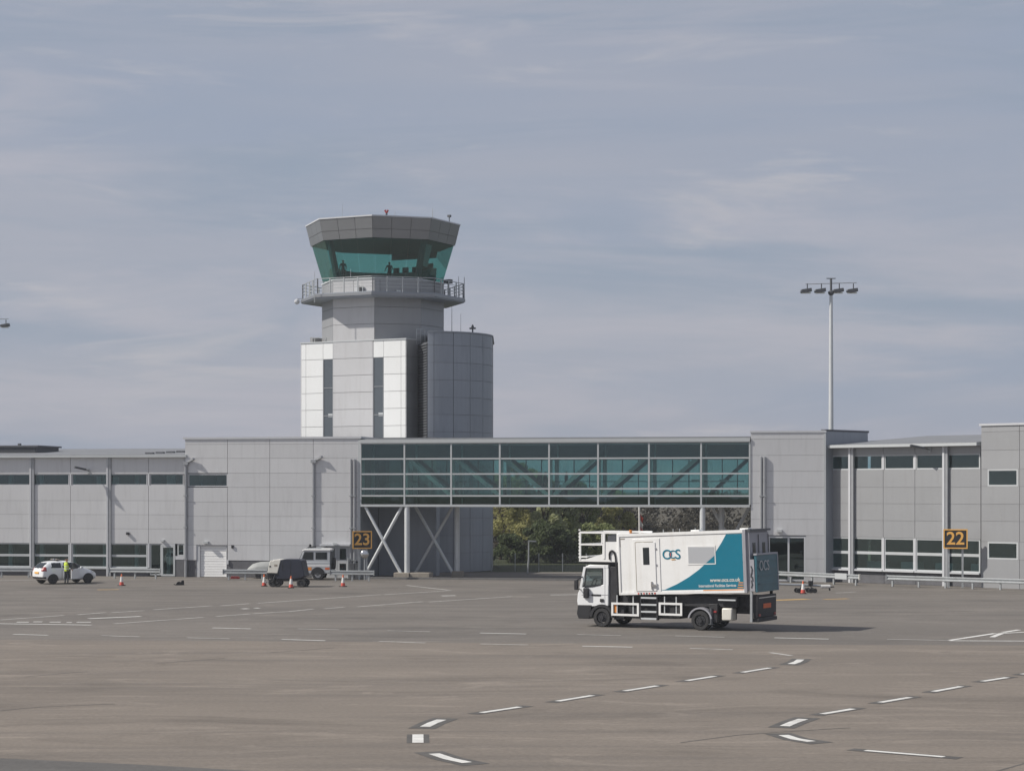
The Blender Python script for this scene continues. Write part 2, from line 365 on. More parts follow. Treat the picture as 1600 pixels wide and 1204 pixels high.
def stroke(pts, w, z, m, parent, name='painted_line'):
    pts = [Vector((p.x, p.y)) for p in pts]; l = []; r = []
    for i, p in enumerate(pts):
        d = (pts[min(i + 1, len(pts) - 1)] - pts[max(i - 1, 0)]).normalized(); n = Vector((-d.y, d.x)) * w / 2
        l.append(p + n); r.append(p - n)
    k = len(pts)
    return MB().add([(p.x, p.y, z) for p in l + r], [(i, i + 1, k + i + 1, k + i) for i in range(k - 1)]).build(name, m, parent)
def ext(pts, e):
    a = pts[0] + (pts[0] - pts[1]).normalized() * e; b = pts[-1] + (pts[-1] - pts[-2]).normalized() * e
    return [a] + pts[1:-1] + [b]
near = [[(1160, 1050), (1203, 1043)], [(1073, 1063), (1117, 1056)], [(976, 1079), (1027, 1071)], [(871, 1095), (926, 1086)], [(752, 1113), (812, 1104)],
        [(1236, 1037), (1246, 1033.5), (1251, 1030)], [(664, 1135), (676, 1129), (690, 1124)], [(653, 1147), (653, 1160)], [(678, 1177), (702, 1185), (730, 1191)],
        [(1535, 1064), (1574, 1058)], [(1458, 1080), (1502, 1072)], [(1375, 1097), (1422, 1089)], [(1285, 1115), (1333, 1107)], [(1226, 1134), (1240, 1128), (1255, 1123)],
        [(1224, 1148), (1243, 1154), (1268, 1158)], [(1352, 1172), (1475, 1182)], [(1597, 1053), (1640, 1047)]]
for pl in near:
    w = [G(u, v) for u, v in pl]
    wide = .27 if len(pl) == 3 or pl[0][0] == pl[1][0] else .21
    stroke(ext(w, .38 if pl[0][0] != 653 else .02), wide * (2.0 if len(pl) == 2 else 2.6), .005, 'paint_black', conc, 'dark_surround')
    stroke(w, wide, .010, 'paint_white', conc, 'painted_dash')
row1 = [(21, 990.5, 75, 992), (158, 992.5, 218, 994.5), (292, 996, 359, 997.5), (440, 998.5, 508, 1000.5), (592, 1001.5, 665, 1004), (750, 1005.5, 825, 1007), (910, 1009, 988, 1010.5), (1078, 1012.5, 1145, 1014.5), (1203, 1019, 1237, 1024)]
row2 = [(332, 980.5, 392, 982), (465, 982, 530, 983.5), (605, 985, 672, 986.5), (750, 988.5, 822, 990), (902, 991, 970, 992.5), (1055, 993, 1132, 995), (1210, 996, 1295, 998), (1386, 998.5, 1485, 1000)]
for i, (a, b, c, d) in enumerate(row1 + row2):
    stroke([G(a, b), G(c, d)], .22, .008, 'paint_white' if i % 3 == 0 else 'paint_worn', apron, 'painted_dash')
lines = [(-120, 972, 143, 976, .26), (138, 966, 220, 962.5, .35), (0, 968, 100, 961, .16), (120, 960, 165, 956.5, .15), (175, 956.5, 225, 953.5, .15), (240, 952, 332, 946, .15), (345, 946, 390, 942.5, .15),
         (402, 942, 595, 928.5, .15), (600, 928.5, 700, 922.5, .15), (178, 974, 318, 964, .17), (338, 962.5, 392, 958.5, .17), (395, 958.5, 448, 955, .17), (450, 955, 490, 951, .17), (507, 950.5, 538, 948, .17),
         (558, 947.5, 660, 939.5, .17), (670, 940, 800, 931.5, .15), (378, 950.8, 388, 950.4, .4), (398, 949.8, 406, 949.4, .35), (690, 930.5, 712, 930, .4), (635, 914, 705, 922, .15),
         (26, 971.5, 45, 971.5, .35), (52, 971, 66, 971, .35), (78, 971.4, 95, 971.4, .35), (104, 972, 112, 972, .35), (120, 971.6, 142, 971.6, .35), (-100, 909, 70, 905, .3),
         (1483, 1000, 1555, 989, .24), (1483, 1000.5, 1720, 1001.5, .26), (1550, 995, 1565, 989, .22), (1565, 989, 1640, 985, .22), (1567, 987.5, 1592, 983.5, .22), (1305, 926, 1338, 924.5, .16), (860, 929, 906, 928.5, .3)]
for i, (a, b, c, d, w) in enumerate(lines):
    stroke([G(a, b), G(c, d)], max(w, .24), .006, 'paint_white' if w >= .22 and i != 25 else 'paint_worn', apron, 'painted_line')
for a, b, c, d, w in ((152, 921, 186, 920.5, .5), (1205, 937.5, 1262, 935.5, .85), (1288, 936, 1325, 934.8, .5)):
    stroke([G(a, b), G(c, d)], w, .006, 'paint_yellow', apron, 'painted_line')

for k, pl in enumerate([[(40, 1057), (75, 1054), (112, 1050.5), (140, 1049)], [(248, 1036), (290, 1033), (352, 1027.5)], [(425, 1019), (480, 1014.5), (522, 1011.5)], [(1060, 1160), (1150, 1148), (1240, 1142), (1330, 1136)], [(1560, 1204), (1600, 1192), (1660, 1176)], [(-20, 1112), (60, 1104), (180, 1099)]]):
    stroke([G(u + rng.uniform(-3, 3), v + rng.uniform(-.4, .4)) for u, v in pl], .07, .004, 'sealant', conc, 'sealed_crack')
# ------------------------------------------------------------------ main frontage plane
al = math.atan(.6e-4 * F)
M = Frame(ray(562) * 140.0, 140.0, -al)
def rows(fr, u, vs_): return [fr.z(u, v) for v in vs_]

# centre block
cb = M.root('terminal_block', 'tall light grey panelled block with roller shutter, left end of the glazed bridge', 'building')
fa = Facade(cb)
ce = [M.s(u) for u in (289, 355.5, 421.5, 489.5, 562)]
ze = rows(M, 420, (685.5, 693.5, 715.5, 738.7, 761, 784, 806.5, 829, 851.5, 875.5)) + [0]
g0, g1 = M.s(307), M.s(354); gz = M.z(330, 851.5)
d0, d1 = M.s(509), M.s(544); dz = M.z(525, 853)
for i in range(4):
    a, b = ce[i], ce[i + 1]
    for j in range(9):
        z1, z0 = ze[j], ze[j + 1]
        if i == 0 and j == 3:
            fa.panel(a, M.s(294), z0, z1); fa.window(M.s(294), b, z0 + .05, z1 - .05, q=.02, m='trim'); continue
        if i == 0 and j == 8:
            fa.panel(a, g0, z0, z1); continue
        if i == 3 and j == 8:
            fa.panel(a, d0, z0, z1); fa.panel(d1, b, z0, z1); continue
        fa.panel(a, b, z0, z1)
    if i == 0: fa.panel(a, g0, .0, ze[9], q=.03, m='plinth', name='plinth')
    elif i == 3:
        fa.panel(a, d0, .0, ze[9], q=.03, m='plinth', name='plinth'); fa.panel(d1, b, .0, ze[9], q=.03, m='plinth', name='plinth')
    else: fa.panel(a, b, .0, ze[9], q=.03, m='plinth', name='plinth')
fa.panel(g1, ce[1], 0, gz, q=.03, m='plinth', name='plinth')
fa.wall()
# roller shutter with slats, set in a reveal
sh = MB().box(g0 - .02, g0 + .22, .05, .45, 0, gz).box(g1 - .06, g1 + .02, .08, .45, 0, gz).box(g0 + .22, g1 - .06, .08, .45, gz - .05, gz + .02).build('shutter_frame', 'trim', cb, fix=False)
ns = 12; hh = (gz - .05 - .02) / ns
for k in range(ns):
    MB().box(g0 + .23, g1 - .07, .16 + .012 * (k % 2), .22 + .012 * (k % 2), .02 + k * hh + .008, .02 + (k + 1) * hh - .008).build('slat', 'shutter', sh, fix=False)
MB().box(g0 + .22, g1 - .06, .26, .30, .02, gz - .05).build('shutter_backing', 'trim', sh, fix=False)
MB().box(M.s(319), M.s(326), -.22, 0, gz + .12, gz + .28).build('door_lamp', 'trim_white', cb)
# double door
dm = (d0 + d1) / 2
for a, b in ((d0, dm - .01), (dm + .01, d1)):
    lf = MB().box(a, a + .16, .05, .16, .02, dz).box(b - .16, b, .05, .16, .02, dz).box(a + .16, b - .16, .05, .16, dz - .16, dz).box(a + .16, b - .16, .05, .16, .02, .3).box(a + .16, b - .16, .05, .16, 1.0, 1.28).build('door', 'trim', cb, fix=False)
    MB().box(a + .165, b - .165, .10, .115, .3, 1.0).build('pane', 'glass_window', lf, fix=False)
    MB().box(a + .165, b - .165, .10, .115, 1.28, dz - .16).build('pane', 'glass_window', lf, fix=False)
MB().box(d0 - .35, d1 + .2, -.35, .0, dz + .03, dz + .16).build('door_canopy', 'trim', cb)
MB().box(M.s(523), M.s(529), -.45, -.36, dz + .10, dz + .25).build('door_lamp', 'trim_white', cb)
# shell of the block
zt = ze[0]; a, b = ce[0], ce[4]
sl = M.s(289); sr = M.s(562)
MB().box(sl - .12, sr + .12, -.08, 11.0, zt, zt + .14).build('parapet_capping', 'trim', cb, fix=False)
MB().box(sl, sl + .2, .25, 11, 0, zt).build('side_wall', 'panel_grey', cb, fix=False)
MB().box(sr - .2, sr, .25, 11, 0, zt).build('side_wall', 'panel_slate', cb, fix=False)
MB().box(sl + .2, sr - .2, 10.8, 11, 0, zt).build('rear_wall', 'panel_grey', cb, fix=False)
MB().box(sl + .2, sr - .2, 6, 6.2, 0, zt).build('partition', 'interior', cb, fix=False)
MB().box(sl + .2, sr - .2, .25, 10.8, 4.0, 4.3).build('floor_slab', 'interior', cb, fix=False)
MB().box(sr - .10, sr + .03, -.03, .2, 0, zt).build('corner_trim', 'trim_white', cb, fix=False)
MB().box(M.s(362), M.s(365), -.10, .0, M.z(363, 856), M.z(363, 851)).build('intercom', 'black', cb)
MB().box(M.s(354.5), M.s(357.5), -.08, .03, .9, 1.2).build('socket', 'trim', cb)
# downpipes with hoppers
def downpipe(root, fr, u, vtop, zb, r=.10, hopper=True, q=-.10):
    s_ = fr.s(u); z1 = fr.z(u, vtop); b = MB().tube((s_, q, zb), (s_, q, z1), r, n=10)
    for zz in (zb + 1.2, zb + 3.4, zb + 5.6):
        if zz < z1: b.box(s_ - r - .03, s_ + r + .03, q - r - .02, .0, zz, zz + .07)
    if hopper: b.box(s_ - .16, s_ + .2, q - .16, .0, z1, z1 + .22).bar((s_ + .15, -.05, z1 + .2), (s_ + .65, -.28, z1 + .42), .2, .14)
    b.build('downpipe', 'pipe', root, smooth=False)
downpipe(cb, M, 291, 726, 0.0)
downpipe(cb, M, 490.5, 723, 0.0)
downpipe(cb, M, 549, 717, 0.0, .075, False)
downpipe(cb, M, 554.5, 717, 0.0, .10, False)
for u in (552, 559): MB().box(M.s(u) - .12, M.s(u) + .16, -.36, .0, 0, 1.05).build('guard', 'steel_dark', cb)
MB().tube((M.s(545.5), -.22, 0), (M.s(545.5), -.22, 1.4), .06).build('bollard_pipe', 'galv', cb)

# left wing
ML = M.back(.25)
lw_ = ML.root('terminal_wing', 'long low grey wing with ribbon windows and sloping metal roof beside the shutter block', 'building')
fa = Facade(lw_); fp_ = Facade(lw_)
le = [ML.s(u) for u in (-132, -71, -10, 50, 110, 170, 232, 289)]
lz = rows(ML, 140, (714.5, 740.3, 757.5, 781.7, 803.5, 825.5, 848.5, 867.5, 886)) + [0]
for i in range(7):
    a, b = le[i], le[i + 1]
    for j in range(8):
        z1, z0 = lz[j], lz[j + 1]
        if j == 1: fa.window(a + .12, b - .12, z0, z1, q=.03, fw=.05, m='trim'); continue
        if j in (6, 7):
            if i < 6: fa.window(a + .10, b - .10, z0, z1, q=.03, fw=.08); continue
            continue
        fa.panel(a, b, z0, z1)
    if i < 6:
        MB().box(a + .05, b - .05, -.10, .10, lz[8] - .10, lz[8]).build('sill', 'trim_white', lw_, fix=False)
        fp_.panel(a, b, .0, lz[8] - .11, q=.14, m='plinth', name='plinth')
    for zz in (lz[1], lz[6]): pass
    w = .14 if i not in (3, 5, 1) else .2
    MB().box(a - w / 2, a + w / 2, .002, .16, lz[2] - .02, lz[1] + .02).box(a - w / 2, a + w / 2, .002, .16, lz[8], lz[6] + .02).build('mullion', 'trim', lw_, fix=False)
# door bay of the left wing
a, b = le[6], le[7]; z1 = lz[6]
fa.panel(ML.s(273.5), b, 0, ML.z(280, 874), q=.02, m='plinth', name='plinth')
fa.window(ML.s(277), b - .05, ML.z(280, 868), z1, q=.03, fw=.08)
fa.panel(ML.s(273.5), b, ML.z(280, 874), ML.z(280, 868), q=.0, m='trim')
fa.window(a + .1, ML.s(252), .1, z1, q=.03, fw=.08)
fa.window(ML.s(252), ML.s(273.5), .04, ML.z(262, 852), q=-.02, fw=.13, name='door', m='trim_white')
fa.panel(ML.s(252), ML.s(273.5), ML.z(262, 852), z1, q=.0, m='trim')
fp_.wall()
MB().box(ML.s(252), ML.s(257), -.2, .0, z1 + .15, z1 + .28).build('door_lamp', 'trim_white', lw_)
fa.wall()
for u in (50, 170):
    s_ = ML.s(u); MB().box(s_ - .14, s_ - .02, -.13, .0, 0, lz[0]).build('downpipe', 'trim', lw_, fix=False); MB().box(s_ - .018, s_ + .18, -.10, .0, 0, lz[0]).build('downpipe', 'pipe', lw_, fix=False)
a, b = le[0], le[7]; ez = lz[0]
MB().box(a, b + .22, -.42, .1, ez, ez + .17).build('gutter', 'trim_white', lw_, fix=False)
RB = 9.25; QB = 15.0
for k in range(20):
    t0, t1 = a + (b - a) * k / 20, a + (b - a) * (k + 1) / 20
    MB().add([(t0 + .02, -.38, ez + .19), (t1 - .02, -.38, ez + .19), (t1 - .02, QB, RB), (t0 + .02, QB, RB), (t0 + .02, -.38, ez + .172), (t1 - .02, -.38, ez + .172), (t1 - .02, QB, RB - .1), (t0 + .02, QB, RB - .1)],
             [(0, 1, 2, 3), (7, 6, 5, 4), (0, 4, 5, 1), (1, 5, 6, 2), (2, 6, 7, 3), (3, 7, 4, 0)]).build('roof_sheet', 'roof', lw_, fix=False)
rs = MB().add([(a, -.3, ez + .165), (b, -.3, ez + .165), (b, QB - .1, RB - .12), (a, QB - .1, RB - .12)], [(0, 1, 2, 3)]).build('roof_deck', 'roof_dark', lw_, fix=False)
for k in range(9):                                   # stepped flashing blocks rising to the block
    t = k / 8; s_ = ML.s(226 + 60 * t); qq = 1.0 + 9 * t; zz = ez + .2 + (RB - ez - .2) * (qq + .38) / (QB + .38)
    MB().box(s_ - .28, s_ + .28, qq - .2, qq + .2, zz - .05, zz + .10 + .04 * t).build('roof_flashing', 'roof_dark', lw_, fix=False)
MB().box(a, b, 13.9, 14.1, 0, RB - .15).build('rear_wall', 'panel_grey', lw_, fix=False)
MB().box(a, b, 7, 7.15, 0, 8.2).build('partition', 'interior', lw_, fix=False)
MB().box(a, b, .3, 13.9, 4.1, 4.4).build('floor_slab', 'interior', lw_, fix=False)
MB().box(a, a + .2, .3, 13.9, 0, 8.3).build('side_wall', 'panel_grey', lw_, fix=False)
for k in range(9): MB().box(a + 1.2 + k * 2.4, a + 1.5 + k * 2.4, 2.4, 2.7, 0, 8.2).build('interior_column', 'trim', lw_, fix=False)
for s0, s1, z0, z1, q_, mm in ((ML.s(138), ML.s(145), 6.35, 7.0, 1.5, 'trim_white'), (ML.s(152), ML.s(168), 6.4, 6.95, 2.0, 'trim_white'), (ML.s(255), ML.s(262), 6.35, 7.1, 1.5, 'trim_white'), (ML.s(268), ML.s(288), 6.3, 7.0, 3.0, 'trim')):
    MB().box(s0, s1, q_, q_ + .1, z0, z1).build('interior_board', mm, lw_, fix=False)
MB().box(ML.s(198.5), ML.s(202), -.2, .0, ML.z(200, 835), ML.z(200, 831)).build('wall_camera', 'black', lw_)
# dark plant box on the roof
pb = M.root('roof_plant_box', 'dark louvred plant enclosure on the long wing roof', 'plant box')
s0, s1, q0, q1 = ML.s(-150), M.back(5).s(61), 5.0, 9.0
zz = M.back(5).z(30, 695.5)
MB().box(s0, s1 - .2, q0, q1, 8.5, zz - .12).build('housing', 'roof_dark', pb, fix=False)
for k in range(5): MB().box(s0, s1 - .25, q0 - .06, q0 - .005, 8.72 + k * .075, 8.77 + k * .075).build('louvre', 'steel_dark', pb, fix=False)
MB().box(s0 - .1, s1, q0 - .15, q1 + .1, zz - .117, zz).build('cap', 'roof_dark', pb, fix=False)
MB().box(M.back(5).s(25), M.back(5).s(28), q0 + .3, q0 + .6, zz, zz + .15).build('vent_cap', 'roof_dark', pb, fix=False)

# ------------------------------------------------------------------ glazed link bridge
br = M.root('link_bridge', 'long teal glazed footbridge with white frame raised on steel columns', 'bridge')
be = [M.s(u) for u in (563.5, 632, 705, 781, 858, 934.5, 1014, 1095.5, 1171.5)]
bz = rows(M, 634, (692.3, 716.5, 740.3, 763.2, 774.2, 787.6))
BW = 3.6
for i, s_ in enumerate(be):
    MB().box(s_ - .055, s_ + .055, -.05, .12, bz[5], bz[0]).build('mullion', 'trim_white', br, fix=False)
    MB().box(s_ - .055, s_ + .055, BW - .12, BW + .05, bz[5], bz[0]).build('mullion', 'steel_light', br, fix=False)
    MB().box(s_ - .13, s_ + .13, .32, .58, bz[4], bz[1]).build('truss_post', 'steel_light', br, fix=False)
    MB().box(s_ - .13, s_ + .13, BW - .58, BW - .32, bz[4], bz[1]).build('truss_post', 'steel_light', br, fix=False)
for j in range(5):
    MB().box(be[0], be[8], -.04, .10, bz[j] - .05, bz[j] + .05).build('transom', 'trim_white', br, fix=False)
    if j in (0, 1, 4): MB().box(be[0], be[8], BW - .10, BW + .04, bz[j] - .05, bz[j] + .05).build('transom', 'steel_light', br, fix=False)
for i in range(8):
    a, b = be[i] + .057, be[i + 1] - .057
    for j in range(5):
        p = MB().box(a, b, .03, .045, bz[j + 1] + .052, bz[j] - .052).build('pane', 'glass_bridge', br, fix=False)
    n3 = 3
    for k in range(n3):
        a2, b2 = a + (b - a) * k / n3, a + (b - a) * (k + 1) / n3
        MB().box(a2 + .02, b2 - .02, BW - .045, BW - .03, bz[4] + .06, bz[1] - .06).build('rear_pane', 'glass_bridge', br, fix=False)
        if k: MB().box(a2 - .03, a2 + .03, BW - .10, BW + .02, bz[4] + .06, bz[1] - .06).build('rear_mullion', 'steel_dark', br, fix=False)
MB().box(be[0], be[8], BW - .05, BW - .02, bz[1] + .06, bz[0] - .06).build('rear_spandrel', 'interior', br, fix=False)
MB().box(be[0], be[8], BW - .05, BW - .02, bz[5], bz[4] - .06).build('rear_spandrel', 'interior', br, fix=False)
for i in range(1, 8):
    a, b = be[i], be[i + 1]; up, dn = bz[1] - .05, bz[4] + .05
    A, B = ((a + .25, up), (b - .15, dn)) if i <= 3 else ((a + .25, dn), (b - .35, up))
    if i < 7: MB().bar((A[0], .45, A[1]), (B[0], .45, B[1]), .2, .24).build('truss_diagonal', 'steel_light', br)
    MB().bar((A[0], BW - .45, A[1]), (B[0], BW - .45, B[1]), .2, .24).build('truss_diagonal', 'steel_dark', br)  # rear diagonals in darker steel: their unlit look is put into the colour
MB().box(be[0] - .02, be[8] + .02, -.12, BW + .12, bz[0] + .02, bz[0] + .26).build('roof_fascia', 'trim_white', br, fix=False)
MB().box(be[0], be[8], .2, BW - .2, bz[0] + .26, bz[0] + .36).build('roof', 'roof', br, fix=False)
MB().box(be[0], be[8], .14, BW - .14, bz[1] - .06, bz[1] + .06).build('ceiling', 'interior', br, fix=False)
MB().box(be[0], be[8], .14, BW - .14, bz[4] - .14, bz[4] - .04).build('floor_slab', 'interior', br, fix=False)
MB().box(be[0], be[8], -.08, .24, bz[5] - .16, bz[5]).build('bottom_beam', 'trim_white', br, fix=False)
MB().box(be[0], be[8], BW - .24, BW + .08, bz[5] - .16, bz[5]).build('bottom_beam', 'steel_light', br, fix=False)
MB().box(be[0], be[8], .245, BW - .245, bz[5] - .10, bz[5] - .04).build('soffit', 'interior', br, fix=False)
MB().box(be[0] + .6, be[8] - .6, BW - .75, BW - .70, bz[4] + .95, bz[4] + 1.0).build('handrail', 'steel_dark', br, fix=False)
for s0, u1 in ((M.s(1078), 0), (M.s(1122), 0)): MB().box(s0, s0 + .5, 1.0, 1.3, bz[2] - .55, bz[2] - .38).build('hanging_sign', 'trim_white', br, fix=False)
zb = bz[5] - .16
def leg(u, q, m): 
    s_ = M.s(u); MB().tube((s_, q, 0), (s_, q, zb), .19, n=14).build('column', m, br, smooth=True)
def xb(u0, u1, q, m0, m1):
    a, b = M.s(u0), M.s(u1)
    MB().tube((a, q, zb), (b, q - .0, .25), .11, n=10).build('brace', m0, br, smooth=True)
    MB().tube((b, q + .02, zb), (a, q + .02, .25), .11, n=10).build('brace', m1, br, smooth=True)
leg(635.5, .12, 'steel_light'); leg(1097.5, .12, 'steel_light')
leg(697, BW - .12, 'steel_light'); leg(1120, BW - .12, 'steel_light')
xb(570, 627, .12, 'steel_light', 'steel_light'); xb(630, 690, BW - .12, 'steel_light', 'steel_light'); xb(1104, 1165, BW - .12, 'steel_light', 'steel_light')
for u0, u1, q0, q1 in ((617, 641, -.35, .8), (641.5, 672, -.25, .9), (1088, 1110, -.35, .8), (690, 706, BW - .5, BW + .3), (1112, 1128, BW - .5, BW + .3)):
    MB().box(M.s(u0), M.s(u1), q0, q1, 0, .42).build('footing', 'footing', br, bevel=.03)
# dark upstand behind the bridge roof
up = M.root('roof_upstand', 'low dark roof upstand between the control tower and the glazed bridge', 'roof upstand')
MB().box(M.s(563), M.s(656), 5.0, 6.0, 0, M.z(600, 684) + .0).build('wall', 'panel_slate', up, fix=False)
MB().box(M.s(562.5), M.s(657), 4.9, 6.1, M.z(600, 684), M.z(600, 680.5)).build('cap', 'roof_dark', up, fix=False)
kb = struct(MB().box(M.s(565), M.s(1172), -.7, -.4, -.02, .13).build('kerb', 'kerb', None)); kb.location = (M.o[0], M.o[1], 0); kb.rotation_euler = (0, 0, M.a)

# ------------------------------------------------------------------ right block, right wing, end block
rb = M.root('terminal_block', 'plain light grey block at the right end of the glazed bridge, twin downpipes', 'building')
fa = Facade(rb)
a, b = M.s(1173), M.s(1290); rz = rows(M, 1230, (675.5, 685.5, 711, 736, 761, 786, 811, 836)) + [0]
for j in range(7): fa.panel(a, b, rz[j + 1], rz[j])
x0, x1 = M.s(1200), M.s(1259)
fa.panel(a, x0, 0, rz[7]); zz = (rz[7]) / 2; fa.panel(x1, b, zz, rz[7]); fa.panel(x1, b, 0, zz)
fa.window(x0, x1, 0.05, rz[7] - .05, q=.03, fw=.12, mull=(M.s(1232),), name='glazed_door', m='trim')
fa.wall()
MB().box(a - .05, b + .05, -.06, .3, rz[0], rz[0] + .12).build('parapet_capping', 'trim', rb, fix=False)
MB().box(b - .12, b + .02, -.03, .2, 0, rz[0]).build('corner_trim', 'trim_white', rb, fix=False)
MB().box(a, a + .2, .25, 8, 0, rz[0]).build('side_wall', 'panel_grey', rb, fix=False)
MB().box(a + .2, b - .2, 3.5, 3.7, 0, rz[0] - .3).build('partition', 'interior_dark', rb, fix=False)
MB().box(M.s(1214), M.s(1222), -.4, 0, rz[7] + .22, rz[7] + .38).build('door_lamp', 'trim_white', rb)
downpipe(rb, M, 1189.5, 713.5, 0, .085, False); downpipe(rb, M, 1195, 713.5, 0, .11, False)
tr = 2.98e-4; th = math.atan(tr * F)
c1 = M.w(b, 0, 0)
Rr = Frame(ray(1293.5) * 134.9, 134.9, -th)
# return wall, perpendicular to the right wing
loc = lambda p: ((p.x - M.o[0]) * M.e[0] + (p.y - M.o[1]) * M.e[1], (p.x - M.o[0]) * M.n[0] + (p.y - M.o[1]) * M.n[1])
rn = Vector((Rr.n[0], Rr.n[1], 0)); c2 = c1 + rn * 4.9; c3 = c2 + Vector((-5, 7, 0))
def wallseg(name, p, q_, t, z0, z1, m, root):
    A, B = Vector(loc(p)), Vector(loc(q_)); d = (B - A).normalized(); n = Vector((-d.y, d.x)) * t
    MB().prism_z([A, B, B + n, A + n], z0, z1).build(name, m, root)
wallseg('return_wall', c1, c2, .2, 0, rz[0] + .06, 'panel_slate', rb)  # slate instead of the block's grey: shade of this unlit side painted in
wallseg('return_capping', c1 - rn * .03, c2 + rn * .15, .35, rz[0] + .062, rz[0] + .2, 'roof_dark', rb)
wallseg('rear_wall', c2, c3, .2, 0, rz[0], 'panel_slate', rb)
A = [Vector(loc(p)) for p in (c1, c2, c3)]
MB().prism_z([(a + .1, .3), (b - .1, .3), A[1] - Vector((.2, 0)), A[2], (a + .1, 8)], rz[0] - .35, rz[0] - .2).build('roof', 'roof_dark', rb)
MB().prism_z([(a + .1, .3), (b - .1, .3), A[1] - Vector((.3, 0)), A[2], (a + .1, 8)], 4.0, 4.3).build('floor_slab', 'interior', rb)

rw = Rr.root('terminal_wing', 'angled mid grey wing with two window bands and overhanging eave behind sign 22', 'building')
fa = Facade(rw, 'panel_mid')
re_ = [Rr.s(u) for u in (1293.5, 1331.5, 1380, 1429.5, 1478.5, 1532.5)]
zr = rows(Rr, 1350, (699, 710.5, 733.8, 761, 786.3, 812.5, 839.3, 863, 889)) + [0]
for i in range(5):
    a, b = re_[i], re_[i + 1]
    for j in range(8):
        z1, z0 = zr[j], zr[j + 1]
        if j in (1, 6, 7): fa.window(a + .06, b - .06, z0, z1, q=.02, fw=.09); continue
        fa.panel(a, b, z0, z1)
    MB().box(a + .03, b - .03, -.12, .10, zr[8] - .1, zr[8]).build('sill', 'trim', rw, fix=False)
    fa.panel(a, b, 0, zr[8] - .11, q=.1, m='plinth', name='plinth')
fa.wall()
for u in (1331.5, 1478.5):
    s_ = Rr.s(u); MB().box(s_ - .16, s_ + .0, -.22, .0, 0, zr[0]).build('downpipe', 'trim', rw, fix=False); MB().box(s_ + .002, s_ + .2, -.18, .0, 0, zr[0]).build('downpipe', 'pipe', rw, fix=False)
for i in (0, 2, 3):
    s_ = re_[i] + (.07 if i == 0 else 0); MB().box(s_ - .07, s_ + .07, -.012, .1, zr[2], zr[1]).box(s_ - .07, s_ + .07, -.012, .1, zr[8], zr[6]).build('mullion', 'trim', rw, fix=False)
a, b = re_[0], re_[5]; ez = zr[0]
MB().box(a - .1, b + .05, -.6, .1, ez, ez + .18).build('gutter', 'trim_white', rw, fix=False)
QB = 12.0; RB = ez + 1.05
for k in range(14):
    t0, t1 = a + (b - a) * k / 14, a + (b - a) * (k + 1) / 14
    MB().add([(t0 + .02, -.5, ez + .20), (t1 - .02, -.5, ez + .20), (t1 - .02, QB, RB), (t0 + .02, QB, RB), (t0 + .02, -.5, ez + .182), (t1 - .02, -.5, ez + .182), (t1 - .02, QB, RB - .1), (t0 + .02, QB, RB - .1)],
             [(0, 1, 2, 3), (7, 6, 5, 4), (0, 4, 5, 1), (1, 5, 6, 2), (2, 6, 7, 3), (3, 7, 4, 0)]).build('roof_sheet', 'roof', rw, fix=False)
MB().add([(a, -.4, ez + .172), (b, -.4, ez + .172), (b, QB - .1, RB - .12), (a, QB - .1, RB - .12)], [(0, 1, 2, 3)]).build('roof_deck', 'roof_dark', rw, fix=False)
MB().box(a, b, 11.8, 12, 0, RB - .12).build('rear_wall', 'panel_mid', rw, fix=False)
MB().box(a, b, 5, 5.15, 0, ez).build('partition', 'interior', rw, fix=False)
MB().box(a, b, .3, 11.8, 4.1, 4.4).build('floor_slab', 'interior', rw, fix=False)
for k in range(5):
    MB().box(a + 2 + k * 2.6, a + 3.5 + k * 2.6, 1.6, 1.9, 3.0, 3.12).build('interior_lamp', 'trim_white', rw, fix=False)
    MB().box(a + 1.6 + k * 2.6, a + 2.9 + k * 2.6, 2.2, 2.9, 0, 1.35).build('interior_counter', 'trim', rw, fix=False)

Re = Rr.back(-.35)
eb = Re.root('terminal_block', 'taller grey end block with two single square-set windows beyond sign 22', 'building')
fa = Facade(eb, 'panel_mid')
ee = [Re.s(u) for u in (1533, 1593, 1655, 1725)]
zz = rows(Re, 1560, (664.5, 674, 703, 732.5, 759.5, 787, 814, 846, 873.5)) + [0]
for i in range(3):
    for j in range(9):
        if j in (3, 7):
            fa.panel(ee[i], ee[i] + .45, zz[j + 1], zz[j]); fa.window(ee[i] + .45, ee[i + 1] - .1, zz[j + 1], zz[j], fw=.1, q=-.02); fa.panel(ee[i + 1] - .1, ee[i + 1], zz[j + 1], zz[j], g=.004); continue
        fa.panel(ee[i], ee[i + 1], zz[j + 1], zz[j])
fa.wall()
a, b = ee[0], ee[3]
MB().box(a - .1, b, -.08, 9, zz[0], zz[0] + .13).build('parapet_capping', 'trim', eb, fix=False)
MB().box(a, a + .2, .25, 9, 0, zz[0]).build('side_wall', 'panel_mid', eb, fix=False)
MB().box(a, b, 8.8, 9, 0, zz[0]).build('rear_wall', 'panel_mid', eb, fix=False)
MB().box(a + .2, b, 4, 4.1, 0, zz[0]).build('partition', 'interior_dark', eb, fix=False)
MB().box(a + .2, b, .3, 8.8, 4, 4.3).build('floor_slab', 'interior', eb, fix=False)

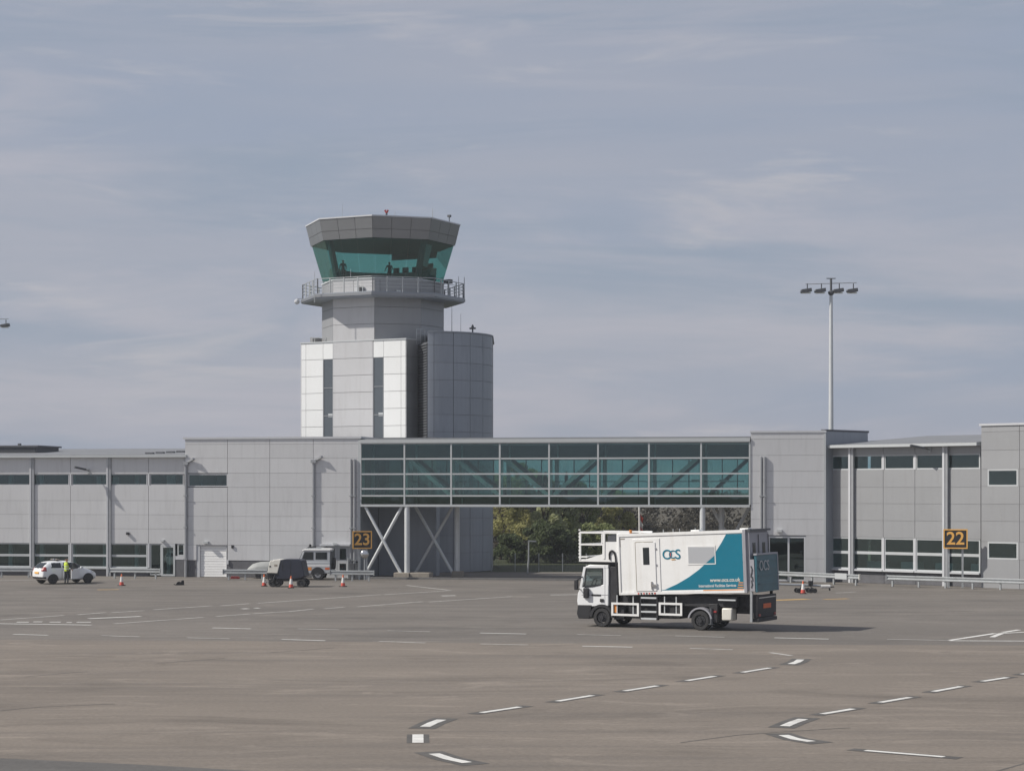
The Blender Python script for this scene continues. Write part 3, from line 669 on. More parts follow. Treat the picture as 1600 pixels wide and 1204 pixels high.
# ------------------------------------------------------------------ control tower
TX, TY, TA = -9.72, 157.0, R(-29.5)
tw = thing('control_tower', 'grey and white airport control tower with flared teal glass cab', 'tower', (TX, TY, 0), TA)
cs, sn = math.cos(TA), math.sin(TA)
def tl(x, y): dx, dy = x - TX, y - TY; return (dx * cs + dy * sn, -dx * sn + dy * cs)
def octv(r, k): t = R(-90 - 22.5 + 45 * k + 3.0); return Vector((r * math.cos(t) - .22, r * math.sin(t)))     # face k lies between vertex k and k+1; face 0 faces front-left
def facepiece(k, f0, f1, r0, z0, r1, z1, th, g=.015):
    """a panel on face k from fraction f0..f1, radius r0 at z0 to r1 at z1, thickness th inward"""
    o = []
    for r, z in ((r0, z0 + g), (r1, z1 - g)):
        A, B = octv(r, k), octv(r, k + 1); w = (B - A).length; gg = g / w
        p, q_ = A.lerp(B, f0 + gg), A.lerp(B, f1 - gg); n = ((A + B) / 2).normalized() * th
        o.append((p, q_, p - n, q_ - n, z))
    (a, b, c, d, z), (a2, b2, c2, d2, zz_) = o
    return MB().add([(*a, z), (*b, z), (*d, z), (*c, z), (*a2, zz_), (*b2, zz_), (*d2, zz_), (*c2, zz_)],
                    [(0, 3, 2, 1), (4, 5, 6, 7), (0, 1, 5, 4), (1, 2, 6, 5), (2, 3, 7, 6), (3, 0, 4, 7)])
def ring(r0, z0, r1, z1):
    v = [(*octv(r0, k), z0) for k in range(8)] + [(*octv(r1, k), z1) for k in range(8)]
    return MB().add(v, [(k, (k + 1) % 8, 8 + (k + 1) % 8, 8 + k) for k in range(8)] + [tuple(range(8))[::-1], tuple(range(8, 16))])
RS, RT, RF, RG = 4.71, 5.95, 5.58, 4.62
ZF1, ZF0, ZG0, ZS = 26.25, 24.72, 21.88, 20.38
# shaft
ring(RS - .1, 0, RS - .1, ZG0 - .05).build('shaft', 'joint', tw)
sz = [17.15 - 1.27, 17.15, 18.42, 19.69, ZS]
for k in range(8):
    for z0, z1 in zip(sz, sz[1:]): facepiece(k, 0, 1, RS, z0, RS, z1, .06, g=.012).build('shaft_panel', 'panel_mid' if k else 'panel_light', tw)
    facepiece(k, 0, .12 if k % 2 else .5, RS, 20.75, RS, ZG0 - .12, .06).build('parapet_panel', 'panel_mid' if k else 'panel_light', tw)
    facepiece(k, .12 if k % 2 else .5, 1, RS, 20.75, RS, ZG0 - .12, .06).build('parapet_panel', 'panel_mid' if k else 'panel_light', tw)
ring(RS + .07, ZG0 - .12, RS + .07, ZG0 - .02).build('cab_sill', 'trim_white', tw)
# balcony
ring(6.28, 20.34, 6.28, 20.70).build('balcony_slab', 'panel_slate', tw)
ring(6.36, 20.42, 6.36, 20.62).build('balcony_edge', 'panel_fascia', tw)
for k in range(8):
    A, B = octv(6.22, k), octv(6.22, k + 1)
    rl = MB()
    for h in (.35, .6, .85, 1.1): rl.bar((*A, 20.7 + h), (*B, 20.7 + h), .035 if h < 1 else .05)
    rl.build('handrail', 'galv', tw)
    for f in (.02, .25, .5, .75):
        p = A.lerp(B, f); MB().box(p.x - .035, p.x + .035, p.y - .035, p.y + .035, 20.7, 21.82).build('rail_post', 'steel_dark' if f < .1 else 'galv', tw, fix=False)
# cab glass, posts, floor, ceiling
for k in range(8):
    for i in range(3):
        facepiece(k, i / 3, (i + 1) / 3, RG, ZG0, RF - .10, ZF0 + .05, .02, g=.012).build('cab_pane', 'glass_cab', tw)
for k in (0, 2):
    a, b = octv(RG - .35, k), octv(RF - .55, k)
    MB().bar((*a, ZG0 - .05), (*b, ZF0 + .1), .34, .34).build('cab_post', 'steel_dark', tw)
ring(RG - .1, ZG0 - .045, RG - .1, ZG0 - .01).build('cab_floor', 'interior', tw)
ring(RF - .12, ZF0 - .02, RF - .12, ZF0 + .05).build('cab_ceiling', 'interior_dark', tw)
for k in range(8):
    if k in (3, 4, 5, 6):
        facepiece(k, .02, .98, RG - .5, ZG0, RG - .45, ZG0 + 1.15, .5).build('console_desk', 'console', tw)
    if k in (3, 4):
        for f in (.2, .5, .78): 
            A, B = octv(RG - .8, k), octv(RG - .8, k + 1); p = A.lerp(B, f)
            MB().box(p.x - .25, p.x + .25, p.y - .06, p.y + .06, ZG0 + 1.15, ZG0 + 1.55).build('monitor', 'black', tw, fix=False)
facepiece(4, .0, 1, RF - .28, 24.2, RF - .15, ZF0, .03).build('roller_blind', 'steel_dark', tw)
facepiece(2, .05, .4, RG - .2, ZG0 + 1.0, RG + .3, ZF0 - .2, .03).build('roller_blind', 'truck_grey', tw)
# flared fascia
ring(RF - .07, ZF0 + .051, RT - .07, ZF1 - .02).build('fascia_core', 'joint', tw)
zm = ZF0 + (ZF1 - ZF0) * .42; rm = RF + (RT - RF) * .42
for k in range(8):
    for i in range(3):
        facepiece(k, i / 3, (i + 1) / 3, RF, ZF0, rm, zm, .06).build('fascia_panel', 'panel_fascia', tw)
        facepiece(k, i / 3, (i + 1) / 3, rm, zm, RT, ZF1, .06).build('fascia_panel', 'panel_fascia', tw)
ring(RT + .05, ZF1, RT + .05, ZF1 + .1).build('roof_edge', 'trim', tw)
ring(RT - .1, ZF1 + .1, RT - 3.5, ZF1 + .22).build('cab_roof', 'roof', tw)
# front block with white flanks
TF = Frame(TX - sn * 0 + (-4.4) * (-sn), TY + (-4.4) * cs, TA)
ZB = 17.15
bzr = [ZB - 1.27 * k for k in range(14)]; bzr[-1] = 0.0
MB().box(-4.72, 4.66, -4.33, -2.85, 0, ZB - .02).build('front_block', 'joint', tw, fix=False)
def tp(x0, x1, z0, z1, m, y=-4.4, nm='cladding_panel', th=.06): MB().box(x0 + .014, x1 - .014, y, y + th, z0 + .014, z1 - .014).build(nm, m, tw, fix=False)
for j in range(13):
    z1, z0 = bzr[j], bzr[j + 1]
    for x0, x1 in ((-4.72, -4.3), (-4.3, -2.72), (2.72, 4.25), (4.25, 4.66)): tp(x0, x1, z0, z1, 'panel_white')
    tp(-1.8, 1.8, z0, z1, 'panel_light', -4.43, th=.09)
    if j == 0 or j > 5:
        tp(-2.72, -1.8, z0, z1, 'panel_white'); tp(1.8, 2.72, z0, z1, 'panel_white')
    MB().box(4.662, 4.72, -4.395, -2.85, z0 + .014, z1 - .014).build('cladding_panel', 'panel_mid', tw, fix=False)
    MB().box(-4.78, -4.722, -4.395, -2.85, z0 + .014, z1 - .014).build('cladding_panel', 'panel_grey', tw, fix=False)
for x0, x1 in ((-2.72, -1.8), (1.8, 2.72)):
    z0, z1 = bzr[6], bzr[1]
    wf = MB().box(x0 + .01, x0 + .06, -4.40, -4.335, z0, z1).box(x1 - .06, x1 - .01, -4.40, -4.335, z0, z1)
    zs_ = [z0 + (z1 - z0) * f for f in (0, .33, .66, 1)]
    for z in zs_: wf.box(x0 + .06, x1 - .06, -4.398, -4.335, z - .03, z + .03)
    wo = wf.build('stair_window', 'panel_fascia', tw, fix=False)
    for za, zb_ in zip(zs_, zs_[1:]): MB().box(x0 + .062, x1 - .062, -4.37, -4.34, za + .032, zb_ - .032).build('pane', 'stair_glass', wo, fix=False) if 'stair_glass' in MATS else None
    MB().box(x0 + .45, x0 + .85, -4.376, -4.371, z0 + 2.0, z0 + 2.25).build('notice', 'trim_white', wo, fix=False)
MB().box(-4.8, 4.74, -4.46, -2.8, ZB - .015, ZB + .07).build('block_capping', 'trim_white', tw, fix=False)
# rear core and its left parapet
MB().box(-5.0, 3.4, -2.84, 4.5, 0, 16.9).build('rear_core', 'panel_mid', tw, fix=False)
MB().box(-5.02, -4.78, -2.83, 4.5, 0, 17.72).build('core_parapet', 'panel_mid', tw, fix=False)
rl = MB()
for x in (-4.4, -3.4, -2.4): rl.bar((x, -3.1, ZB), (x, -3.1, ZB + .5), .04)
rl.bar((-4.6, -3.1, ZB + .5), (-2.2, -3.1, ZB + .5), .04).build('roof_rail', 'galv', tw)
# curved drum on the right
p1 = (-6.19, 150.1); drum = []
for k in range(21):
    t = R(90 * k / 20); drum.append(tl(p1[0] + 4.72 * math.sin(t), 155.0 - 4.9 * math.cos(t)))
ZD = 17.6
sti = tl(-6.19, 155.5)
inner = [Vector(p) for p in drum]; cen = Vector(tl(p1[0], 155.0))
core = [tuple(cen + (p - cen) * .985) for p in inner]
MB().prism_z(core + [tl(-1.5, 163), sti], 0, ZD - .03).build('drum_core', 'joint', tw)
br_ = [0, 1.25, 5.25, 9.1, 13.0, 20]
angs = [0, 5.6, 23.6, 41, 58.5, 76, 90]
dz_ = [ZD - .95 - 1.27 * k for k in range(14)]; dz_ = [ZD] + dz_; dz_ = [z for z in dz_ if z > .3] + [0]
for a0, a1 in zip(angs, angs[1:]):
    for z1, z0 in zip(dz_, dz_[1:]):
        pts = []; n = 5
        for k in range(n):
            t = R(a0 + (a1 - a0) * (k + (0.012 if k == 0 else -.012 if k == n - 1 else 0) * 4) / (n - 1)); pts.append(Vector(tl(p1[0] + 4.72 * math.sin(t), 155.0 - 4.9 * math.cos(t))))
        MB().prism_z([tuple(p) for p in pts] + [tuple(cen + (p - cen) * .987) for p in reversed(pts)], z0 + .012, z1 - .012).build('drum_panel', 'panel_slate', tw)
MB().prism_z([tuple(cen + (p - cen) * 1.012) for p in inner] + [tl(-1.4, 163), sti], ZD, ZD + .09).build('drum_capping', 'panel_slate', tw)
# louvred slot between block and drum
x0, y0 = 4.66, -2.84; x1, y1 = drum[0]
lv = MB()
A, B = Vector((4.5, -2.4)), Vector(drum[0]) + Vector((-.05, .1))
d = (B - A).normalized(); n = Vector((d.y, -d.x))
MB().prism_z([A, B, B - n * .2, A - n * .2], 0, 16.9).build('slot_wall', 'interior_dark', tw)
for k in range(84): 
    z = .2 + k * .2; lv.add([(*(A + n * .02), z), (*(B + n * .02), z), (*(B + n * .10), z - .10), (*(A + n * .10), z - .10), (*(A + n * .02), z + .03), (*(B + n * .02), z + .03), (*(B + n * .10), z - .07), (*(A + n * .10), z - .07)], [(0, 1, 2, 3), (7, 6, 5, 4), (0, 4, 5, 1), (1, 5, 6, 2), (2, 6, 7, 3), (3, 7, 4, 0)])
lv.build('louvre_bank', 'steel_dark', tw, kind='stuff')
rl = MB()
A3 = Vector(tl(*P(651, 525, 152).xy)); B3 = Vector(tl(*P(664, 525, 152.5).xy))
for h in (.4, .75, 1.1): rl.bar((*A3, 16.9 + h), (*B3, 16.9 + h), .04)
for f in (0, .5, 1): p = A3.lerp(B3, f); rl.bar((*p, 16.85), (*p, 18.0), .04)
rl.build('roof_rail', 'galv', tw)
MB().box(*(lambda p: (p[0] - .35, p[0] + .35, p[1] - .35, p[1] + .35))(tl(*P(658, 500, 152.6).xy)), 18.7, 20.0).build('hatch_recess', 'panel_slate', tw, fix=False) if False else None
# antennas, anemometer, cameras on the tower (all fixed to it)
def mast_on(u, v0, v1, Y, r=.03, name='antenna', m='galv'):
    a, b = P(u, v0, Y), P(u, v1, Y); la = tl(a.x, a.y); return MB().tube((*la, a.z), (*la, b.z), r, r * .6, n=6).build(name, m, tw)
for u, v0, v1, Y, r in ((676, 340, 326, 154, .03), (535, 345, 318, 156, .015), (617, 338, 329, 153, .02), (706, 521, 478, 154, .035), (720, 521, 490, 155, .02), (491.5, 472, 424, 152.6, .03), (716.5, 472, 432, 156, .035), (725.5, 472, 433, 157, .045), (548, 432, 420, 151.6, .02)):
    mast_on(u, v0, v1, Y, r)
a = P(604, 338, 153); la = tl(a.x, a.y)
MB().tube((*la, ZF1), (*la, ZF1 + .45), .07, n=8).build('anemometer_mast', 'steel_dark', tw)
for dx in (-.13, .13): MB().tube((*la, ZF1 + .40), (la[0] + dx, la[1], ZF1 + .68), .04, .08, n=8).build('warning_lamp', 'red_lamp', tw)
for u in (592, 622):
    a = P(u, 336, 153.5); la = tl(a.x, a.y); MB().box(la[0] - .07, la[0] + .07, la[1] - .07, la[1] + .07, ZF1, ZF1 + .16).box(la[0] - .35, la[0] + .35, la[1] - .2, la[1] + .2, ZF1 + .16, ZF1 + .24).build('roof_unit', 'steel_dark', tw)
a = P(702, 345, 156); la = tl(a.x, a.y); MB().tube((*la, ZF1), (*la, ZF1 + .62), .04, n=6).box(la[0] - .12, la[0] + .12, la[1] - .1, la[1] + .1, ZF1 + .55, ZF1 + .72).build('roof_camera', 'steel_dark', tw)
a = P(563, 337, 154); la = tl(a.x, a.y); MB().lathe([(.3, 0), (.28, .12), (.15, .22), (.02, .25)], (*la, ZF1 + .08), 12).build('roof_dome', 'trim_white', tw, smooth=True)
a = P(738.5, 522, 154.5); la = tl(a.x, a.y)
MB().tube((*la, ZD), (*la, ZD + .85), .06, n=8).bar((la[0] - .25, la[1], ZD + .62), (la[0] + .25, la[1], ZD + .62), .12).tube((*la, ZD + .7), (*la, ZD + .9), .12, .05, n=8).build('wind_sensor', 'steel_dark', tw)
a = P(464, 470, 157.5); la = tl(a.x, a.y); A = octv(6.2, 7)
MB().bar((*A, 20.75), (*la, 20.72), .06).lathe([(.05, 0), (.2, -.1), (.22, -.25), (.12, -.38), (.02, -.42)], (*la, 20.72), 12).build('camera_dome', 'trim', tw)
for u, v, w, h, m in ((545.5, 452, 7, 15, 'trim'), (553.5, 453, 8, 15, 'galv'), (553, 453, 3.5, 12, 'black')):
    p = M and P(u, v, 152.0); k = w / 2 * 152 / F; la = tl(p.x, p.y); dz2 = h / 2 * 152 / F
    yy = -4.52 if m == 'black' else -4.46
    MB().box(la[0] - k, la[0] + k, yy, -4.36, max(20.7, p.z - dz2), p.z + dz2).build('equipment_cabinet', m, tw, fix=False)
fl = P(621, 453.5, 151.8); la = octv(RS, 1).lerp(octv(RS, 2), .5); n = la.normalized() * .18; la2 = la + n
MB().bar((*la, fl.z + .05), (*(la2 + n), fl.z), .28, .16).build('flood_lamp', 'trim_white', tw)
a = P(700, 448, 156); la = tl(a.x, a.y); MB().box(la[0] - .3, la[0] + .3, la[1] - .2, la[1] + .2, 21.75, 22.05).tube((*la, 20.7), (*la, 21.75), .04, n=6).build('equipment_cabinet', 'steel_dark', tw, fix=False)
# ------------------------------------------------------------------ ambulift truck
yaw = R(-28)
fw_ = G(940, 979)
T = Frame(fw_.x, fw_.y, yaw)
tk = T.root('ambulift_truck', 'white high-lift truck with teal swoosh on its box body, driving across the apron', 'truck')
W = 2.42
def tz(u, v): return T.z(u, v)
def ts(u): return T.s(u)
def wheel(parent, x, y, r, w, out, rimr, rim='rim_dark', name='wheel', hub=True):
    """tyre about the y axis; out = -1 faces the camera side"""
    n = 28; pr = [(r * .62, -w / 2), (r * .93, -w / 2), (r, -w * .36), (r, w * .36), (r * .93, w / 2), (r * .62, w / 2)]
    v = []
    for rr, yy in pr:
        for k in range(n): t = 2 * math.pi * k / n; v.append((x + rr * math.cos(t), y + yy, r + rr * math.sin(t)))
    m = len(pr); fs = [(j * n + k, j * n + (k + 1) % n, ((j + 1) % m) * n + (k + 1) % n, ((j + 1) % m) * n + k) for j in range(m) for k in range(n)]
    ty = MB().add(v, fs).build(name, 'rubber', parent, smooth=True)
    yo = y + out * w * .30
    b = MB().tube((x, yo, r), (x, y - out * w * .3, r), rimr, n=24)
    b.build('rim', rim, ty, smooth=True)
    if hub:
        h = MB().tube((x, yo + out * .07, r), (x, yo - out * .02, r), rimr * .42, n=12)
        for k in range(8): t = 2 * math.pi * k / 8; h.tube((x + rimr * .66 * math.cos(t), yo + out * .03, r + rimr * .66 * math.sin(t)), (x + rimr * .66 * math.cos(t), yo - out * .01, r + rimr * .66 * math.sin(t)), rimr * .09, n=6)
        h.build('hub', 'chassis' if rim == 'rim_dark' else 'steel_dark', ty)
    return ty
WB = 4.68; WR = .42
wheel(tk, 0, .13, WR, .25, -1, .22); wheel(tk, 0, W - .13, WR, .25, 1, .22)
for y in (.11, .38, W - .38, W - .11): wheel(tk, WB, y, WR, .22, -1 if y < 1 else 1, .22)
MB().tube((0, .2, WR), (0, W - .2, WR), .08).build('axle', 'chassis', tk); MB().tube((WB, .2, WR), (WB, W - .2, WR), .11).lathe([(.02, -.24), (.2, -.15), (.24, 0), (.2, .15), (.02, .24)], (WB, W / 2, WR), 12).build('axle', 'chassis', tk)
# cab
prof = [(-1.20, .88), (-1.235, 1.12), (-1.20, 1.45), (-1.10, 1.66), (-.93, 2.42), (-.80, 2.66), (-.62, 2.73), (.30, 2.73), (.30, .93), (-.60, .88)]
lower = [(-1.20, .88), (-1.235, 1.12), (-1.20, 1.45), (-1.10, 1.66), (-1.09, 1.72), (-.50, 1.74), (-.10, 1.83), (.30, 1.93), (.30, .93), (-.60, .88)]
cab = MB().prism_y(lower, .06, W - .06).build('cab', 'cab_white', tk, bevel=.03)
MB().prism_y([(-.905, 2.57), (-.80, 2.66), (-.62, 2.73), (.30, 2.73), (.30, 2.57)], .06, W - .06).build('cab_roof', 'cab_white', cab, bevel=.03)
MB().box(.04, .30, .062, W - .062, 1.85, 2.58).build('cab_rear_wall', 'cab_white', cab, fix=False)
for yy in (.11, W - .11): MB().bar((-1.06, yy, 1.68), (-.86, yy, 2.62), .095, .11).build('windscreen_pillar', 'cab_white', cab)
MB().box(-1.0, -.72, .12, W - .12, 1.60, 1.80).build('dashboard', 'black', cab, bevel=.03)
sv = []; n = 16
for k in range(n): t = 2 * math.pi * k / n; sv.append((-.62 + .08 * math.sin(t), .55 + .2 * math.cos(t), 1.92 + .19 * math.sin(t)))
MB().path(sv + [sv[0]], .022, 5).build('steering_wheel', 'black', cab)
for y in (.30, 1.55): MB().box(-.20, .02, y, y + .5, 1.5, 2.12).box(-.16, -.04, y + .13, y + .37, 2.14, 2.36).build('seat', 'dark_cloth', cab, bevel=.04)
def onfront(t): return (-1.10 + .17 * t, 1.66 + .76 * t)
a, b = onfront(.06), onfront(.96)
MB().add([(a[0] - .012, .20, a[1]), (a[0] - .012, W - .20, a[1]), (b[0] - .012, W - .26, b[1]), (b[0] - .012, .26, b[1]), (a[0] + .01, .20, a[1]), (a[0] + .01, W - .20, a[1]), (b[0] + .01, W - .26, b[1]), (b[0] + .01, .26, b[1])],
         [(0, 1, 2, 3), (7, 6, 5, 4), (0, 4, 5, 1), (1, 5, 6, 2), (2, 6, 7, 3), (3, 7, 4, 0)]).build('windscreen', 'glass_clear', cab)
for yy, o in ((.06, -1), (W - .06, 1)):
    wp = [(-.86, 1.74), (-.78, 2.56), (.02, 2.58), (.02, 1.92), (-.12, 1.84), (-.50, 1.76)]
    MB().prism_y(wp, yy - o * .01, yy - o * .02).build('side_window', 'glass_clear', cab)
    sl_ = MB()
    for p_, q_ in zip(wp, wp[1:] + wp[:1]): sl_.bar((p_[0], yy, p_[1]), (q_[0], yy, q_[1]), .04, .03)
    sl_.build('window_seal', 'black', cab)
    MB().prism_y([(-1.0, 1.37), (.28, 1.40), (.28, 1.43), (-1.0, 1.40)], yy + o * .006, yy - o * .01).build('door_crease', 'truck_grey', cab)
    MB().prism_y([(.125, .98), (.14, .98), (.14, 2.70), (.125, 2.70)], yy + o * .006, yy - o * .01).build('door_shut_line', 'truck_grey', cab)
    MB().box(-.10, .08, yy + o * .02 - .02, yy + o * .02 + .02, 1.10, 1.24).build('door_handle', 'black', cab, bevel=.015)
    MB().prism_y([(-.52, 1.35), (-.06, 1.35), (-.06, 1.43), (-.52, 1.43)], yy + o * .012, yy - o * .01).build('model_badge', 'black', cab)
MB().prism_y([(-1.21, .78), (-1.245, .55), (-1.16, .34), (-.62, .34), (-.58, .50), (-.50, .95), (-1.19, .95)], .04, W - .04).build('bumper', 'black', tk, bevel=.03)
for y in (.16, W - .38): MB().box(-1.262, -1.18, y, y + .22, .55, .72).build('headlight', 'chrome', tk, bevel=.02)
MB().prism_y([(-1.26, .80), (-1.275, 1.30), (-1.25, 1.34), (-1.20, .80)], .5, W - .5).build('grille', 'black', tk)
# arch over the front wheel
def arch(cx, r0, r1, y0, y1, a0, a1, m, name):
    pts = [(cx + r1 * math.cos(R(t)), WR + r1 * math.sin(R(t))) for t in range(a0, a1 + 1, 10)]; pts += [(cx + r0 * math.cos(R(t)), WR + r0 * math.sin(R(t))) for t in range(a1, a0 - 1, -10)]
    n = len(pts) // 2; b = MB()
    for k in range(n - 1): b.prism_y([pts[k], pts[k + 1], pts[2 * n - 2 - k], pts[2 * n - 1 - k]], y0, y1)
    o = b.build(name, m, tk); bm = bmesh.new(); bm.from_mesh(o.data); bmesh.ops.remove_doubles(bm, verts=bm.verts, dist=.001); bm.to_mesh(o.data); bm.free(); return o
arch(0, .46, .58, -.02, .42, 0, 180, 'black', 'front_arch'); arch(0, .46, .58, W - .42, W + .02, 0, 180, 'black', 'front_arch')
arch(WB, .50, .57, -.04, .55, 10, 170, 'truck_grey', 'rear_mudguard'); arch(WB, .50, .57, W - .55, W + .04, 10, 170, 'truck_grey', 'rear_mudguard')
# mirrors
for yy, o in ((-.22, 1), (W + .22, -1)):
    mr = MB().box(-1.22, -1.04, yy - .06, yy + .06, 1.62, 2.08).build('mirror', 'black', tk, bevel=.03); MB().bar((-1.10, yy, 2.05), (-.95, yy + .3 * o, 2.20), .035).bar((-1.10, yy, 1.65), (-1.05, yy + .3 * o, 1.62), .035).build('mirror_arm', 'black', mr)
MB().box(-.86, -.62, -.10, .05, 1.26, 1.70).build('kerb_mirror', 'black', tk, bevel=.03)
# chassis and lift gear under the body
for y in (.75, W - .85): MB().box(-.9, 6.7, y, y + .10, .72, 1.0).build('chassis_rail', 'chassis', tk)
MB().box(.36, .70, .12, W - .12, .62, 2.66).build('lift_mast', 'chassis', tk, bevel=.02)
MB().prism_y([(.72, 1.42), (.30, 2.75), (.52, 2.75), (.86, 1.42)], .25, .45).build('hydraulic_ram', 'chassis', tk)
MB().box(.75, 3.6, .30, W - .30, .95, 1.40).build('scissor_lift', 'chassis', tk)
MB().box(3.6, 6.3, .22, W - .22, 1.02, 1.46).build('scissor_lift', 'chassis', tk)
for x0, x1, z in ((1.1, 2.5, .40), (2.6, 3.6, .44)): MB().box(x0, x1, .32, W - .32, z, .95).build('tank_box', 'chassis', tk, bevel=.03)
MB().box(.55, 1.05, .10, .7, .34, .90).build('battery_box', 'chassis', tk, bevel=.02)
MB().box(5.05, 5.45, .08, W - .08, .35, 1.15).build('stabiliser_housing', 'chassis', tk, bevel=.02)
MB().tube((5.18, .06, .30), (5.18, .06, .95), .07).tube((5.18, .06, .26), (5.18, .06, .30), .13).build('stabiliser_leg', 'steel_dark', tk)
MB().box(5.30, 5.42, .02, .08, .78, .86).build('side_lamp', 'red_lamp', tk)
MB().box(5.62, 6.10, .12, .65, .44, .98).build('tank', 'gpu_cream', tk, bevel=.06)
# side guards: rounded white frames and ladder
def guard(x0, x1, z0, z1):
    f = MB(); w = .09
    f.box(x0, x1, -.06, -.01, z0, z0 + w).box(x0, x1, -.06, -.01, z1 - w, z1).box(x0, x0 + w, -.06, -.01, z0 + w, z1 - w).box(x1 - w, x1, -.06, -.01, z0 + w, z1 - w)
    g = f.build('side_guard', 'truck_white', tk, fix=False)
    for x in (x0 + .25, x1 - .3): MB().box(x - .02, x + .02, -.005, .04, z0 + .1, 1.42).build('guard_bracket', 'steel_light', g, fix=False)
guard(ts(956), ts(999), tz(976, 961.5), tz(976, 941)); guard(ts(1030), ts(1066.5), tz(1048, 961), tz(1048, 941))
MB().box(ts(959.5), ts(964.5), .0, .05, .66, 1.02).build('hazard_plate', 'amber', tk, fix=False)
la_ = thing  # (alias unused below)
x0, x1 = ts(1002), ts(1026)
ld = MB().box(x0 - .05, x0, -.02, .18, tz(1013, 968), tz(1013, 931)).box(x1, x1 + .05, -.02, .18, tz(1013, 968), tz(1013, 931)).build('ladder', 'chassis', tk, fix=False)
for v in (933.5, 944.2, 955.2, 966): z = tz(1013, v); MB().box(x0, x1, -.04, .14, z - .035, z + .035).build('step', 'steel_light', ld, fix=False)
# lift body, pitched a little
bx0, bx1 = ts(970), ts(1168)
zb0, zb1 = tz(970, 927.2), tz(1168, 923.4); zt0, zt1 = tz(970, 833.8), tz(1168, 828.8)
BL = bx1 - bx0; pit = math.atan((zb1 - zb0) / BL); BH = ((zt0 - zb0) + (zt1 - zb1)) / 2
body = bpy.data.objects.new('box_body_tmp', None)
bodym = MB().box(0, BL, -.04, W + .04, 0, BH).build('box_body', 'truck_white', tk, bevel=.03)
bodym.location = (bx0, 0, zb0); bodym.rotation_euler = (0, -pit, 0)
bpy.data.objects.remove(body)
def B_(u, v):      # photo pixel -> box-body local x, z
    return ((ts(u) - bx0) / math.cos(pit), (tz(u, v) - (zb0 + (ts(u) - bx0) * math.tan(pit))))
YS = -.045
# teal swoosh
sw = [B_(u, v) for u, v in ((1138.5, 833.5), (1131, 847), (1121, 862), (1108, 877), (1094, 889.5), (1078, 901), (1060, 911.5), (1040, 920.5), (1032, 923.5))]
br1 = (BL - .14, .12); tr1 = (BL - .14, BH - .14)
sw[0] = (sw[0][0], BH - .14); sw[-1] = (sw[-1][0], .12)
b = MB()
for p, q_ in zip(sw, sw[1:]): b.prism_y([p, q_, (br1[0], q_[1]), (br1[0], p[1])], YS - .004, YS + .002)
o = b.build('teal_livery', 'teal', bodym); bm = bmesh.new(); bm.from_mesh(o.data); bmesh.ops.remove_doubles(bm, verts=bm.verts, dist=.0005); bm.to_mesh(o.data); bm.free()
# edge trims
MB().box(0, BL, YS - .03, YS + .002, -.05, .06).build('bottom_rail', 'truck_white', bodym); MB().box(-.02, BL + .02, YS - .03, YS + .002, BH - .10, BH + .03).build('top_rail', 'truck_white', bodym)
MB().box(BL - .12, BL + .03, YS - .032, YS + .1, -.06, BH + .04).build('corner_post', 'truck_grey', bodym, bevel=.02); MB().box(-.05, .06, YS - .032, YS + .1, -.06, BH + .035).build('corner_post', 'truck_white', bodym, bevel=.02)
MB().box(BL - 2.0, BL - .15, YS - .006, YS + .001, .065, .10).build('marker_strip', 'amber', bodym)
MB().box(.05, .30, YS - .006, YS, BH - .22, BH - .18).box(.05, .09, YS - .006, YS, BH - .55, BH - .22).build('marker_strip', 'footing', bodym)
for k in range(3): MB().box(BL - .42 + .03 * k, BL - .15, YS - .008, YS - .005, .16 + .10 * k, .20 + .10 * k).build('marker_strip', 'amber', bodym)
# side door
x0, z1 = B_(992, 842); x1, z0 = B_(1034, 926)
MB().box(x0, x1, YS - .02, YS + .002, .065, z1).build('door_frame', 'truck_white', bodym, bevel=.008)
x0, z1 = B_(997, 847.5); x1, z0 = B_(1027.5, 923)
dr = MB().box(x0, x1, YS - .05, YS - .015, .10, z1).build('side_door', 'truck_white', bodym, bevel=.01)
MB().box(x0 - .025, x0, YS - .052, YS - .015, .10, z1 + .02).box(x0, x1 - .1, YS - .05, YS - .015, z1 + .004, z1 + .035).build('door_gasket', 'footing', dr)
a, zz1 = B_(1008.3, 855); b_, zz0 = B_(1018, 881.5); MB().box(a, b_, YS - .062, YS - .045, zz0, zz1).build('door_window', 'car_glass', dr, bevel=.03)
a, zz1 = B_(1019.8, 908); b_, zz0 = B_(1021.5, 920); MB().box(a, b_, YS - .10, YS - .05, zz0, zz1).box(a, a + .22, YS - .12, YS - .09, (zz0 + zz1) / 2 - .05, (zz0 + zz1) / 2 + .05).build('door_handle', 'chrome', dr)
for zz in (.35, 1.2, 1.9): MB().box(x1 - .01, x1 + .05, YS - .06, YS - .015, zz, zz + .06).build('hinge', 'truck_grey', dr)
for k in range(7): MB().box(x0 + .02 + k * .13, x0 + .09 + k * .13, YS - .045, YS - .031, -.03, .03).build('hazard_mark', 'black' if k % 2 else 'cone_red', bodym)
# grey blanked window
a, zz1 = B_(1077, 852.5); b_, zz0 = B_(1121, 881)
MB().box(a, b_, YS - .014, YS - .004, zz0, zz1).build('window_frame', 'truck_white', bodym, bevel=.004)
pts = [B_(u, v) for u, v in ((1078.5, 854), (1119.5, 854), (1119.5, 867), (1105, 879.5), (1078.5, 879.5))]
MB().prism_y(pts, YS - .018, YS - .013).build('window_film', 'grey_film', bodym)
pts = [B_(u, v) for u, v in ((1119.5, 867.3), (1119.5, 879.5), (1105.3, 879.5))]
MB().prism_y(pts, YS - .018, YS - .013).build('window_livery', 'teal', bodym)
